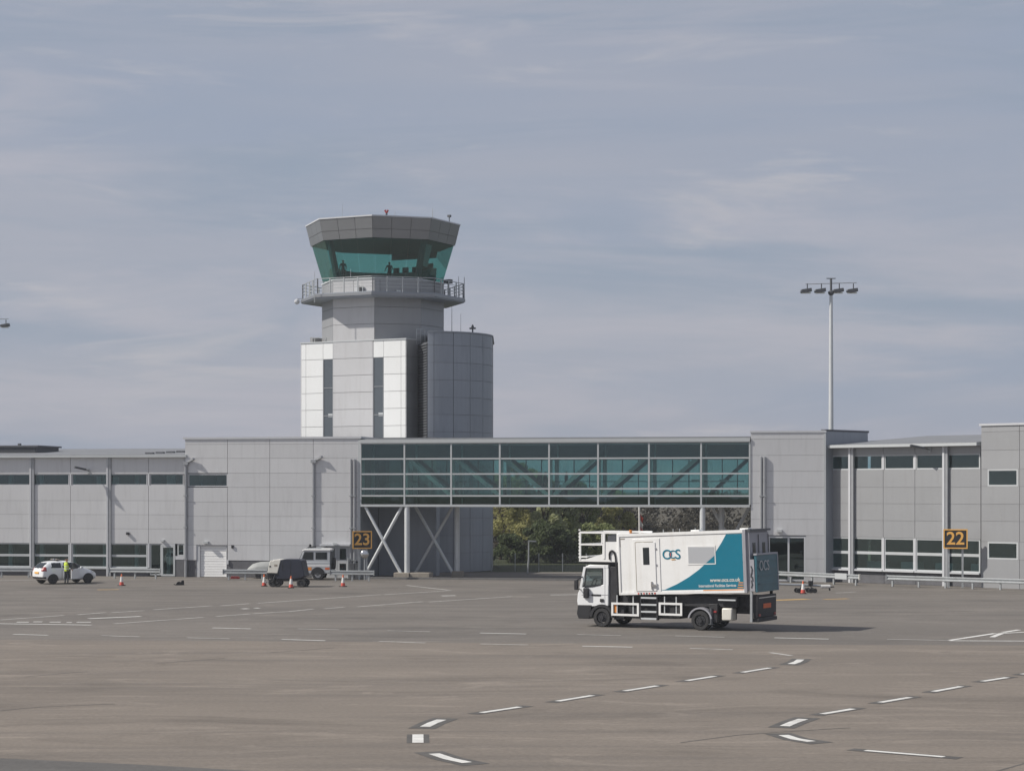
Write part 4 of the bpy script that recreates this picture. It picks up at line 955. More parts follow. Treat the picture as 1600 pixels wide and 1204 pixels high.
# lettering
def ctr(u, v): x, z = B_(u, v); return (x, YS - .006, z)
def logo(parent, cx, y, cz, h, m='teal', acc=True):
    text('O', 'logo_letter', m, parent, (cx - h * .52, y, cz), h * 1.35, bold=h * .012)
    text('C', 'logo_letter', m, parent, (cx + h * .02, y - .002, cz), h * 1.15, bold=0)
    text('S', 'logo_letter', m, parent, (cx + h * .62, y, cz), h * 1.35, bold=h * .012)
    if acc:
        MB().box(cx - h * .25, cx - h * .12, y - .006, y - .003, cz - h * .22, cz + h * .2).build('logo_accent', 'cone_red', parent)
        MB().box(cx - h * .1, cx + h * .35, y - .006, y - .003, cz - h * .50, cz - h * .42).build('logo_accent', 'sign_yellow', parent)
c = ctr(1053, 866.3); logo(bodym, c[0], c[1], c[2], .44)
c = ctr(1134, 905.5); text('www.ocs.co.uk', 'web_lettering', 'gpu_cream', bodym, (c[0], YS - .008, c[2]), .235, sx=.95, shear=.15, bold=.004)
c = ctr(1122, 914.5); text('International Facilities Services', 'strap_lettering', 'cone_white', bodym, (c[0], YS - .008, c[2]), .17, sx=.82, bold=.003)
# roof fittings
for u in (1027, 1038, 1044, 1073, 1083): x = B_(u, 830)[0]; MB().tube((x, .3 + (u % 5) * .3, BH), (x, .3 + (u % 5) * .3, BH + .16), .02, n=6).build('roof_aerial', 'galv', bodym)
for u in (1085, 1162): x = B_(u, 830)[0]; MB().box(x - .2, x + .2, .3, .7, BH, BH + .09).build('roof_vent', 'truck_white', bodym, bevel=.02)
# front platform over the cab
x0 = ts(904.5); x1 = bx0 - .06
MB().box(x0, x1, .0, W, 2.86, 2.96).build('platform_floor', 'truck_white', tk, bevel=.01)
MB().box(x0 + .2, x1, .08, W - .08, 2.765, 2.855).build('platform_underframe', 'chassis', tk)
sp = [(ts(u), tz(u, v)) for u, v in ((913, 877), (945, 864), (946.5, 846), (964.5, 846), (966, 877))]
sp[0] = (sp[0][0], 2.95); sp[-1] = (sp[-1][0], 2.95)
for y in (.0, W - .03):
    MB().prism_y(sp, y, y + .03).build('platform_side', 'truck_white', tk)
    rl = MB(); zt = tz(925, 831.5); zm_ = tz(925, 850.2); xa, xb_ = x0 + .06, ts(944)
    rl.bar((xa, y + .015, zt), (ts(984), y + .015, zt), .085).bar((xa, y + .015, zm_), (xb_, y + .015, zm_), .075).bar((xa, y + .015, 2.95), (xa, y + .015, zt), .07)
    rl.bar((xb_, y + .015, 3.0), (xb_, y + .015, zt), .08).bar((ts(940), y + .015, zm_), (ts(940), y + .015, zt), .04).bar((ts(965), y + .015, 3.3), (ts(965), y + .015, zt), .08).bar((xa, y + .015, 3.07), (ts(918), y + .015, 3.07), .06)
    rl.build('platform_rail', 'truck_white', tk)
rl = MB()
for z in (zt, zm_, 3.07): rl.bar((xa, 0, z), (xa, W, z), .06)
rl.build('platform_rail', 'truck_white', tk)
gt = MB()
for k in range(9): gt.tube((xa - .05, .05, 3.02 + k * .15), (xa - .05, .05, 3.09 + k * .15), .05, n=6)
gt.build('gate_hinge', 'truck_white', tk)
MB().box(ts(949), ts(962), .03, W - .03, 3.62, 4.05).build('platform_screen', 'steel_dark', tk)
MB().path([(ts(953), -.02, 2.98), (ts(952.5), -.02, 3.2), (ts(954), -.03, 3.32), (ts(957), -.04, 3.36), (ts(960), -.03, 3.30), (ts(962), -.02, 3.1), (ts(964), -.02, 2.5), (ts(966), -.01, 1.5)], .045).build('hydraulic_hose', 'black', tk)
MB().tube((ts(984.5), .05, zt - .02), (ts(984.5), .05, zt + .13), .07, .06, n=10).build('beacon', 'amber', tk)
# rear: doors, tail platform, buffer
rd = MB().box(BL + .032, BL + .16, .02, .07, .02, BH - .02).build('rear_side_panel', 'truck_grey', bodym)
MB().box(BL + .032, BL + .07, .08, W - .02, .02, BH - .02).build('rear_bulkhead', 'truck_grey', bodym)
for y0, y1 in ((.10, W / 2 - .01), (W / 2 + .01, W - .05)):
    d_ = MB().box(BL + .072, BL + .12, y0, y1, .05, BH - .1).build('rear_door', 'truck_grey', bodym, bevel=.01)
    MB().box(BL + .121, BL + .135, (y0 + y1) / 2 - .16, (y0 + y1) / 2 + .16, 1.0, 2.05).build('door_window', 'car_glass', d_)
    MB().tube((BL + .15, y1 - .06, .2), (BL + .15, y1 - .06, BH - .2), .02, n=6).build('lock_bar', 'steel_dark', d_)
MB().box(BL + .032, BL + .22, -.03, W + .03, BH - .04, BH + .045).build('rear_canopy', 'steel_dark', bodym)
px = BL + .36
pl = MB().box(px, px + .12, -.02, W + .02, -.05, 1.52).build('tail_platform', 'teal_dark', bodym, bevel=.015)
MB().box(px - .01, px + .14, -.05, W + .05, 1.52, 1.60).build('platform_edge', 'truck_grey', pl)
MB().box(px - .01, px + .14, W - .02, W + .06, -.05, 1.52).build('platform_edge', 'truck_grey', pl)
for z in (.28, .62, .95, 1.25): MB().box(px + .121, px + .15, .1, W - .1, z, z + .05).build('platform_rib', 'teal_dark', pl)
lg = bpy.data.objects.new('logo_mount', None)
bpy.data.objects.remove(lg); xrr = px
text('OCS', 'logo_letter', 'grey_film', pl, (px + .16, .75, 1.05), .62, rot=(R(90), 0, R(90)), sx=.95)
MB().box(px - .2, px, -.04, .06, .0, 1.35).build('platform_arm', 'truck_grey', bodym); MB().box(px - .2, px, W - .10, W - .02, .0, 1.35).build('platform_arm', 'truck_grey', bodym)
for k in range(6): MB().tube((px - .16 + .04 * (k % 3), -.05, .15 + .15 * k), (px - .1 - .04 * (k % 2), -.05, .32 + .15 * k), .025, n=6).build('hose', 'steel_dark', bodym)
xr = bx1 + .12
MB().box(xr, xr + .10, -.02, .10, .42, zb1 + .35).build('lift_post', 'galv', tk); MB().box(xr, xr + .10, W - .1, W + .02, .42, zb1 + .35).build('lift_post', 'chassis', tk)
MB().box(xr + .10, xr + .30, .1, W - .1, .60, 1.55).build('rear_valance', 'chassis', tk, bevel=.02)
MB().box(xr + .301, xr + .315, .75, 1.65, .98, 1.18).build('number_plate', 'orange', tk)
MB().box(xr + .301, xr + .32, .25, W - .25, 1.42, 1.46).build('marker_strip', 'gpu_cream', tk)
MB().box(xr + .02, xr + .35, .12, W - .12, .42, .58).build('under_run_bar', 'chassis', tk, bevel=.02)
for y in (.2, W - .4): MB().box(xr + .301, xr + .33, y, y + .2, .66, .76).build('tail_lamp', 'red_lamp', tk)
MB().box(5.5, xr + .1, .55, W - .55, 1.0, 1.5).build('rear_frame', 'chassis', tk)
MB().box(5.5, 6.3, .02, .12, 1.30, 1.36).build('frame_edge', 'steel_light', tk)

# ------------------------------------------------------------------ lofted car
def loft(tab, n_sub=3):
    v = []; f = []; rings = []
    for x, zb_, ws, zm_, wm, zl, wl, zr_, wr in tab:
        half = [(0, zb_), (ws * .7, zb_), (ws, zb_ + .05), (wm, zm_), (wl * 1.01, zl), ((wl + wr) / 2 + .015, (zl + zr_) / 2), (wr, zr_ - .035), (wr * .55, zr_), (0, zr_ + .012)]
        ring_ = [(x, y, z) for y, z in half] + [(x, -y, z) for y, z in half[-2:0:-1]]
        rings.append(len(v)); v += ring_; k = len(ring_)
    for a, b in zip(rings, rings[1:]): f += [(a + i, a + (i + 1) % k, b + (i + 1) % k, b + i) for i in range(k)]
    f += [tuple(range(k))[::-1], tuple(range(rings[-1], rings[-1] + k))]
    me = bpy.data.meshes.new('loft'); me.from_pydata(v, [], f); o = bpy.data.objects.new('loft', me); col.objects.link(o)
    bm = bmesh.new(); bm.from_mesh(me); bmesh.ops.recalc_face_normals(bm, faces=bm.faces); bm.to_mesh(me); bm.free()
    md = o.modifiers.new('s', 'SUBSURF'); md.levels = n_sub; md.render_levels = n_sub
    dg = bpy.context.evaluated_depsgraph_get(); r = bpy.data.meshes.new_from_object(o.evaluated_get(dg)); bpy.data.objects.remove(o)
    for p in r.polygons: p.use_smooth = True
    return r
def skinpart(me, test, name, m, parent, off=.006):
    vs_, fs, mp = [], [], {}
    for p in me.polygons:
        if test(p.center, p.normal):
            idx = []
            for i in p.vertices:
                if i not in mp: mp[i] = len(vs_); vv = me.vertices[i]; vs_.append(tuple(vv.co + vv.normal * off))
                idx.append(mp[i])
            fs.append(tuple(idx))
    if not fs: return None
    o = MB().add(vs_, fs).build(name, m, parent, smooth=True, fix=False)
    sd_ = o.modifiers.new('thick', 'SOLIDIFY'); sd_.thickness = .005; sd_.offset = -1
    return o
tab = [(0.00, .40, .60, .56, .64, .78, .60, .84, .45), (.06, .30, .72, .60, .78, .92, .72, 1.02, .56), (.28, .26, .78, .62, .84, .99, .78, 1.32, .56), (.55, .24, .80, .62, .855, 1.0, .80, 1.44, .56),
       (1.2, .22, .81, .62, .86, .98, .82, 1.49, .58), (2.0, .22, .81, .62, .86, .95, .82, 1.48, .58), (2.5, .22, .81, .62, .86, .93, .82, 1.35, .57), (3.02, .22, .81, .62, .86, .93, .80, 1.03, .63),
       (3.5, .23, .79, .60, .85, .82, .74, .90, .55), (3.82, .26, .72, .54, .76, .70, .64, .75, .45), (3.95, .32, .56, .50, .60, .60, .52, .63, .38)]
cp = G(82.5, 912.2); hd = R(40)
ct = Vector((math.cos(hd), math.sin(hd))); cn = Vector((-ct.y, ct.x))
# rear near wheel is at local (.72,-.78)
corg = Vector((cp.x, cp.y)) - ct * .72 + cn * .78
car = thing('hatchback_car', 'white hatchback with dark windows and a roof light bar, parked by the long wing', 'car', (corg.x, corg.y, 0), hd)
me = loft(tab); bo = bpy.data.objects.new('body', me); col.objects.link(bo); bo.parent = car; me.materials.append(MATS['car_white'])
side = lambda x0, x1, s: (lambda c, n: s * c.y > 0 and x0 + (c.z - 1.0) * .25 < c.x < x1 - (c.z - .98) * (1.35 if x1 > 2 else .1) and 1.03 < c.z < 1.36 and s * n.y > .5)
for s in (-1, 1):
    skinpart(me, side(.62, 1.32, s), 'rear_side_window', 'car_glass', bo); skinpart(me, side(1.42, 3.0, s), 'front_side_window', 'car_glass', bo)
    skinpart(me, lambda c, n, s=s: s * c.y > .56 and .02 < c.x < .30 and .84 < c.z < 1.10 and s * c.y > .50, 'tail_light', 'red_lamp', bo, .012)
    skinpart(me, lambda c, n, s=s: s * c.y > .42 and 3.40 < c.x < 3.85 and .66 < c.z < .84 and s * n.y > .2, 'headlight', 'chrome', bo)
    for x in (.72, 3.21):
        w_ = wheel(car, x, s * .775, .305, .19, s, .19)
        a_ = [(x + .36 * math.cos(R(t)), .305 + .36 * math.sin(R(t))) for t in range(-12, 193, 12)]
        MB().prism_y(a_, s * .80, s * .872).build('wheel_arch', 'black', bo)
    MB().box(2.62, 2.80, s * .90 - .08, s * .90 + .08, .98, 1.10).build('door_mirror', 'car_white', bo, bevel=.03)
    MB().box(1.44, 1.60, s * .868 - .012, s * .868 + .012, .86, .89).build('door_handle', 'black', bo)
    MB().box(1.33, 1.345, s * .862 - .008, s * .862 + .008, .35, .95).build('door_shut_line', 'black', bo)
skinpart(me, lambda c, n: abs(c.y) < .54 and 1.03 < c.z < 1.37 and n.x < -.35 and c.x < .6, 'rear_window', 'car_glass', bo)
skinpart(me, lambda c, n: abs(c.y) < .58 and c.z > 1.06 and n.x > .25 and 2.2 < c.x < 3.1, 'windscreen', 'car_glass', bo)
skinpart(me, lambda c, n: c.z < .47 and c.x < .25 and n.z > -.6, 'rear_bumper_insert', 'black', bo, .01)
MB().box(-.035, .03, -.26, .26, .68, .79).build('number_plate', 'sign_yellow', bo)
MB().box(1.15, 1.40, -.45, .45, 1.495, 1.52).build('light_bar_base', 'black', car); 
for y in (-.42, -.02, .25): MB().box(1.16, 1.39, y, y + .13, 1.52, 1.60).build('beacon', 'footing' if y != -.02 else 'truck_grey', car, bevel=.02)
# open driver's door
dd = MB().prism_y([(0, .33), (1.0, .33), (1.0, .93), (.55, .96), (0, .98)], 0, .05).build('open_door', 'car_white', car); dd.location = (2.52, -.87, 0); dd.rotation_euler = (0, 0, R(180 + 32))
MB().prism_y([(.08, .99), (.95, .96), (.85, 1.33), (.55, 1.36)], .012, .03).build('door_window', 'car_glass', dd)
skinpart(me, lambda c, n: c.y < -.5 and 1.5 < c.x < 2.5 and .36 < c.z < .95 and n.y < -.5, 'door_opening', 'black', bo, .004)

# ------------------------------------------------------------------ people
def person(name, label, loc, rz, h=1.75, top='dark_cloth', legs='dark_cloth', vest=None, reach=0., sit=False, group=None):
    k = h / 1.75
    V = {'pel': (0, 0, .95, .125), 'wai': (0, 0, 1.10, .125), 'che': (0, .0, 1.32, .15), 'nec': (0, .01, 1.50, .058), 'chin': (0, -.01, 1.57, .07), 'hea': (0, -.015, 1.65, .098), 'cro': (0, 0, 1.72, .07)}
    E = [('pel', 'wai'), ('wai', 'che'), ('che', 'nec'), ('nec', 'chin'), ('chin', 'hea'), ('hea', 'cro')]
    for s, c in ((-1, 'l'), (1, 'r')):
        V.update({'hip' + c: (s * .09, 0, .90, .10), 'kne' + c: (s * .11, -.02, .50, .065), 'ank' + c: (s * .12, .02, .09, .045), 'toe' + c: (s * .13, -.15, .035, .035),
                  'sho' + c: (s * .19, 0, 1.42, .065), 'elb' + c: (s * .26, .02 - reach * .18, 1.15 + reach * .08, .046), 'wri' + c: (s * .25, -.08 - reach * .38, .92 + reach * .25, .032), 'pal' + c: (s * .245, -.11 - reach * .44, .85 + reach * .28, .036)})
        E += [('pel', 'hip' + c), ('hip' + c, 'kne' + c), ('kne' + c, 'ank' + c), ('ank' + c, 'toe' + c), ('che', 'sho' + c), ('sho' + c, 'elb' + c), ('elb' + c, 'wri' + c), ('wri' + c, 'pal' + c)]
        px_, py_, pz_, _ = V['pal' + c]
        for q_ in range(5):
            n_ = 'fin%d%s' % (q_, c); l_ = (.055, .07, .078, .072, .055)[q_]; V[n_] = (px_ + (q_ - 2) * .016, py_ - (.05 if q_ == 0 else .015), pz_ - l_, .009); E.append(('pal' + c, n_))
    nm = list(V); me = bpy.data.meshes.new('p'); me.from_pydata([tuple(c * k for c in V[n][:3]) for n in nm], [(nm.index(a), nm.index(b)) for a, b in E], [])
    o = bpy.data.objects.new('p', me); col.objects.link(o)
    o.modifiers.new('k', 'SKIN')
    for i, n in enumerate(nm):
        sv = me.skin_vertices[0].data[i]; sv.radius = (V[n][3] * k,) * 2 if n not in ('che', 'wai', 'pel') else (V[n][3] * k * 1.05, V[n][3] * k * .8); sv.use_root = n == 'pel'
    o.modifiers.new('u', 'SUBSURF').levels = 1; o.modifiers['u'].render_levels = 1
    dg = bpy.context.evaluated_depsgraph_get(); r = bpy.data.meshes.new_from_object(o.evaluated_get(dg)); bpy.data.objects.remove(o)
    root = thing(name, label, 'person', loc, rz, group)
    for m in (top, legs, 'skin', 'hair', 'black'): r.materials.append(MATS[m])
    hz = V['palr'][2] + .05
    for p in r.polygons:
        c = p.center / k; p.use_smooth = True
        hand = abs(c.x) > .19 and (c - Vector((math.copysign(.245, c.x), V['palr'][1], V['palr'][2]))).length < .12
        p.material_index = 2 if hand else 3 if c.z > 1.675 or (c.z > 1.6 and c.y > .03) else 2 if c.z > 1.49 else 4 if c.z < .075 else 1 if c.z < .97 and abs(c.x) < .21 else 0
    b = bpy.data.objects.new('body', r); col.objects.link(b); b.parent = root
    nose = MB().box(-.012 * k, .012 * k, -.125 * k, -.10 * k, 1.62 * k, 1.655 * k).build('nose', 'skin', b)
    for s in (-1, 1): MB().box((s * .036 - .012) * k, (s * .036 + .012) * k, -.116 * k, -.10 * k, 1.652 * k, 1.664 * k).build('eye', 'black', b); MB().box((s * .098 - .01) * k, (s * .098 + .01) * k, -.02 * k, .02 * k, 1.60 * k, 1.66 * k).build('ear', 'skin', b)
    if vest:
        ww = [(.155, .125, .88), (.16, .13, 1.05), (.185, .145, 1.25), (.19, .14, 1.38), (.15, .10, 1.47)]
        v = []; n = 16
        for a, c, z in ww:
            for i in range(n): t = 2 * math.pi * i / n; v.append((a * k * math.cos(t), c * k * math.sin(t), z * k))
        ve = MB().add(v, [(j * n + i, j * n + (i + 1) % n, (j + 1) * n + (i + 1) % n, (j + 1) * n + i) for j in range(len(ww) - 1) for i in range(n)]).build('vest', vest, b, smooth=True)
        for z in (1.0, 1.16):
            v = []
            for zz in (z, z + .05):
                for i in range(n): t = 2 * math.pi * i / n; v.append((.178 * k * math.cos(t), .146 * k * math.sin(t), zz * k))
            MB().add(v, [(i, (i + 1) % n, n + (i + 1) % n, n + i) for i in range(n)]).build('reflective_band', 'reflective', ve, smooth=True)
    return root
p = G(104, 912.6)
person('person', 'person in yellow-green hi-vis vest and dark trousers beside the white hatchback', (p.x, p.y, 0), R(150), 1.70, 'navy_cloth', 'navy_cloth', 'hivis', .35)
zfl = bz[4] - .04
for u, q_, rz_, lab in ((843, 1.9, 60, 'person in dark clothes walking inside the glazed bridge, ahead of another'), (852, 2.2, 60, 'person in dark clothes inside the glazed bridge, following another'), (885, 2.4, 70, 'person alone in dark clothes inside the glazed bridge')):
    w_ = M.back(q_); p = w_.w(w_.s(u), 0, zfl); person('person', lab, p, R(rz_), 1.72)
for u, Y, lab, rr in ((536, 156.2, 'person standing at the window inside the tower cab beside the dark post', .1), (608.5, 157.5, 'person at the consoles in the middle of the tower cab', .7)):
    p = P(u, 430, Y); person('person', lab, (p.x, p.y, ZG0 - .01), R(200), 1.72, 'navy_cloth', 'dark_cloth', None, rr)

# ------------------------------------------------------------------ four wheel drive
lr0 = G(497, 905.6); LA = R(-3)
# local x towards the front (picture left), so rotate by 180 deg
lr = thing('off_road_vehicle', 'silver boxy off-road vehicle with white roof and orange side stripe by the double door', 'car', (lr0.x, lr0.y, 0), R(180) + LA)
# near side is local +y=... after the half turn the camera side is local +y
def lb(x0, x1, z0, z1, y0, y1, n, m, par=lr, bevel=.02): return MB().box(x0, x1, y0, y1, z0, z1).build(n, m, par, bevel=bevel)
YN = .16; YF = -1.62; ym = (YN + YF) / 2
lbody = MB().prism_y([(-.82, .55), (-.82, 1.22), (1.30, 1.22), (1.32, 1.14), (2.72, 1.10), (2.75, .55), (2.62, .45), (-.70, .45)], YF, YN).build('body', 'landrover_silver', lr, bevel=.03)
MB().prism_y([(-.82, 1.22), (-.82, 1.98), (.98, 1.98), (1.30, 1.22)], YF + .06, YN - .06).build('cabin', 'landrover_silver', lr, bevel=.03)
MB().prism_y([(-.86, 1.96), (-.84, 2.06), (-.6, 2.10), (.90, 2.08), (1.05, 2.00), (1.05, 1.96)], YF + .02, YN - .02).build('roof', 'truck_white', lr, bevel=.03)
for y, o in ((YN - .06, 1), (YF + .06, -1)):
    MB().box(-.62, .16, y - .01, y + .012, 1.38, 1.86).build('side_window', 'car_glass', lr, bevel=.01) if o > 0 else MB().box(-.62, .16, y - .012, y + .01, 1.38, 1.86).build('side_window', 'car_glass', lr)
    MB().prism_y([(.30, 1.36), (.30, 1.88), (.90, 1.88), (1.10, 1.36)], y - .01, y + .013 * o).build('door_window', 'car_glass', lr)
    yo = YN if o > 0 else YF
    MB().box(-.80, 1.3, yo - .01, yo + .008 * o, .92, 1.02).build('white_stripe', 'truck_white', lr) if o > 0 else None
    st = MB().box(.42, 1.10, min(yo, yo + .01 * o), max(yo, yo + .01 * o), .66, .86).build('orange_stripe', 'amber', lr)
    MB().box(-.80, -.50, min(yo, yo + .01 * o), max(yo, yo + .01 * o), .70, .84).build('orange_stripe', 'orange', lr)
    a_ = [(.47 * math.cos(R(t)), .40 + .47 * math.sin(R(t))) for t in range(0, 181, 15)]
    for x in (0, 2.30):
        MB().prism_y([(x + q_[0], q_[1]) for q_ in a_], yo - .12 * o, yo + .03 * o).build('wheel_arch', 'black', lr)
for x in (0, 2.30):
    wheel(lr, x, YN - .10, .39, .24, 1, .22, 'rim_white'); wheel(lr, x, YF + .10, .39, .24, -1, .22, 'rim_white')
MB().add([(1.34, YF + .14, 1.24), (1.34, YN - .14, 1.24), (1.06, YN - .14, 1.9), (1.06, YF + .14, 1.9), (1.30, YF + .14, 1.24), (1.30, YN - .14, 1.24), (1.02, YN - .14, 1.9), (1.02, YF + .14, 1.9)], [(0, 1, 2, 3), (7, 6, 5, 4), (0, 4, 5, 1), (1, 5, 6, 2), (2, 6, 7, 3), (3, 7, 4, 0)]).build('windscreen', 'car_glass', lr)
sw_ = MB().tube((-.84, ym, 1.10), (-1.06, ym, 1.10), .38, n=20).build('spare_wheel', 'rubber', lr, smooth=True)
lb(-.90, -.82, 1.0, 1.9, YF + .3, YN - .3, 'rear_door', 'steel_dark'); lb(-.98, -.82, .45, .62, YF, YN, 'rear_bumper', 'black'); lb(2.72, 2.86, .48, .64, YF, YN, 'front_bumper', 'black')
lb(2.7, 2.76, .7, 1.05, YF + .35, YN - .35, 'grille', 'black')
for y in (YF + .2, YN - .2): MB().tube((2.74, y, .88), (2.78, y, .88), .10, n=12).build('headlight', 'chrome', lr)
MB().box(-.2, .8, YN - .25, YN - .15, 2.08, 2.16).build('roof_bar', 'galv', lr); MB().box(-.2, .8, YF + .15, YF + .25, 2.08, 2.16).build('roof_bar', 'galv', lr)
MB().box(.45, .75, ym - .1, ym + .5, 2.08, 2.20).tube((.6, ym + .3, 2.2), (.6, ym + .3, 2.38), .10, .08).box(.2, .45, ym + .2, ym + .4, 2.16, 2.26).build('search_light', 'black', lr)

# ------------------------------------------------------------------ ground power unit
g0_ = G(421, 916.6)
gp = thing('ground_power_unit', 'navy towable power unit with cream control panel, standing among cones', 'power unit', (g0_.x, g0_.y, 0), R(-8)); gp.scale = (.95, .85, .86)
SX = .0435
def gx(u): return (u - 421) * .0412
hull = [(gx(426), .62), (gx(440), 1.98), (gx(445), 2.02), (gx(469), 2.00), (gx(473), 1.90), (gx(478), .80), (gx(472), .66), (gx(444), .58)]
MB().prism_y(hull, .0, 1.55).build('canopy', 'gpu_navy', gp, bevel=.03)
cp_ = [(gx(417.5), 1.02), (gx(422), 1.88), (gx(424), 1.92), (gx(427), 1.90), (gx(428), 1.98), (gx(439.5), 1.98), (gx(434), 1.0)]
pn = MB().prism_y(cp_, -.03, 1.58).build('control_panel', 'gpu_cream', gp, bevel=.025)
MB().box(gx(421), gx(423.5), -.045, -.028, 1.44, 1.54).build('gauge', 'black', pn); MB().box(gx(429), gx(434), -.04, -.028, 1.50, 1.64).build('dial_plate', 'footing', pn)
MB().prism_y([(gx(416), .94), (gx(417), 1.0), (gx(436), .98), (gx(436), .90)], -.05, 1.6).build('cable_tray', 'black', gp)
MB().box(gx(424), gx(474), .2, 1.4, .42, .62).build('chassis', 'chassis', gp)
for x in (gx(425), gx(431.5)): wheel(gp, x + .05, .22, .33, .2, -1, .18)
wheel(gp, gx(472), .15, .30, .2, -1, .17); wheel(gp, gx(472), 1.4, .30, .2, 1, .17); wheel(gp, gx(428), 1.4, .33, .2, 1, .18)
MB().prism_y([(gx(468), .62), (gx(478), .10), (gx(481), .06), (gx(481), .02), (gx(474), .02), (gx(464), .56)], .5, .75).build('rear_foot', 'chassis', gp)
MB().bar((gx(424), .75, .45), (gx(411), .75, .30), .10).bar((gx(411), .6, .30), (gx(411), .9, .30), .10).bar((gx(424), .75, .3), (gx(420), .75, .02), .10).build('tow_bar', 'galv', gp)
MB().path([(gx(418), -.02, .95), (gx(419), -.08, .6), (gx(424), -.05, .35), (gx(428), -.06, .5), (gx(430), .0, .9)], .04).build('cable', 'rubber', gp)
MB().box(gx(441.5), gx(442.5), -.02, .0, 1.2, 1.8).build('door_shut_line', 'black', gp); MB().box(gx(455), gx(455.6), -.012, .0, .8, 1.9).build('door_shut_line', 'black', gp)

# tarpaulin covered trailer behind the barrier
t0 = G(402, 903.2)
tt = thing('covered_trailer', 'low trailer under a rounded grey cover behind the crash barrier', 'trailer', (t0.x, t0.y, 0), R(-6))
xs = [(-.78, .50, .30), (-.70, .72, .52), (-.40, .98, .66), (.1, 1.12, .72), (.8, 1.16, .72), (1.5, 1.12, .70), (1.7, .8, .6)]
v = []; n = 12
for x, zt_, wy in xs:
    for i in range(n): t = math.pi * i / (n - 1); v.append((x, .5 - wy * math.cos(t), .42 + (zt_ - .42) * math.sin(t) ** .55))
MB().add(v, [(j * n + i, j * n + i + 1, (j + 1) * n + i + 1, (j + 1) * n + i) for j in range(len(xs) - 1) for i in range(n - 1)] + [tuple(range(n)), tuple(range((len(xs) - 1) * n, len(xs) * n))]).build('cover', 'tarp_grey', tt, smooth=True)
MB().box(-.7, 1.6, -.1, 1.1, .34, .44).build('deck', 'chassis', tt)
for x in (.1, .9): wheel(tt, x, -.05, .22, .14, -1, .12); wheel(tt, x, 1.05, .22, .14, 1, .12)

# ------------------------------------------------------------------ cones, chocks, tow bar
def make_cone(label, loc):
    c = thing('traffic_cone', label, 'cone', loc, rng.uniform(0, 6), 'traffic cones on the apron')
    MB().box(-.19, .19, -.19, .19, 0, .045).build('base', 'black', c, bevel=.01)
    MB().lathe([(.145, .045), (.115, .24)], (0, 0, 0), 16).build('lower_cone', 'cone_red', c, smooth=True)
    MB().lathe([(.115, .2405), (.062, .58)], (0, 0, 0), 16).build('white_sleeve', 'cone_white', c, smooth=True)
    MB().lathe([(.062, .5805), (.03, .75)], (0, 0, 0), 16).build('upper_cone', 'orange', c, smooth=True)
    return c
p = G(190, 914.5); cone0 = make_cone('orange and white traffic cone standing between white hatchback and black chock', p)
for u, v, lab in ((412.8, 915.3, 'traffic cone at the tow bar end of the navy power unit'), (454.8, 918.2, 'traffic cone right in front of the navy side of the power unit'), (536, 916, 'traffic cone standing in front of the double door barrier under sign 23'), (1254.8, 927, 'red and white traffic cone beside the wheeled tow bar')):
    dup(cone0, G(u, v), rng.uniform(0, 6), lab)
p = G(280.5, 913.6)
ck = thing('wheel_chocks', 'small black pile of rubber wheel chocks on the apron before the shutter', 'chocks', p, R(10))
MB().prism_y([(-.28, 0), (.12, 0), (.05, .22), (-.12, .22)], -.1, .1).build('chock', 'black', ck, bevel=.01); MB().prism_y([(.0, 0), (.30, 0), (.28, .30), (.14, .30)], .11, .3).build('chock', 'black', ck, bevel=.01); MB().path([(-.28, 0, .03), (-.36, -.05, .05), (-.3, -.1, .08)], .015).build('rope', 'black', ck)
p = G(367, 903.8)
rk = thing('wheel_chocks', 'low red wheel chocks lying under the crash barrier near the shutter', 'chocks', p, R(4))
MB().prism_y([(-.32, 0), (.30, 0), (.22, .17), (-.24, .17)], -.08, .08).build('chock', 'red_lamp', rk, bevel=.01); MB().prism_y([(-.1, 0), (.33, 0), (.28, .14), (-.02, .14)], .09, .22).build('chock', 'cone_red', rk, bevel=.01)
p = G(1258, 925.5)
tb = thing('aircraft_tow_bar', 'pale steel aircraft tow bar on small black wheels beyond the truck', 'tow bar', p, R(4))
MB().tube((-2.0, 0, .52), (1.55, .1, .38), .07).build('bar', 'galv', tb); MB().tube((.95, .08, .36), (1.5, .12, .36), .11, n=10).build('shear_head', 'cone_white', tb)
MB().bar((1.45, .1, .34), (1.5, .1, .12), .08).bar((1.3, .1, .3), (1.75, .1, .34), .06).build('hook', 'black', tb)
MB().bar((-.45, -.3, .22), (.5, -.3, .22), .07).bar((-.45, .3, .22), (.5, .3, .22), .07).bar((-.4, -.3, .22), (-.1, 0, .5), .05).bar((.45, -.3, .22), (.2, 0, .46), .05).build('axle_frame', 'black', tb)
for x in (-.45, .25, .5):
    for y in (-.34, .34): wheel(tb, x, y, .14, .09, -1 if y < 0 else 1, .08, hub=False)
MB().box(.2, .45, -.12, .12, .44, .70).build('hydraulic_pump', 'black', tb, bevel=.02); MB().tube((-2.1, -.08, .5), (-2.1, .08, .5), .14, n=10).build('tow_eye', 'black', tb)

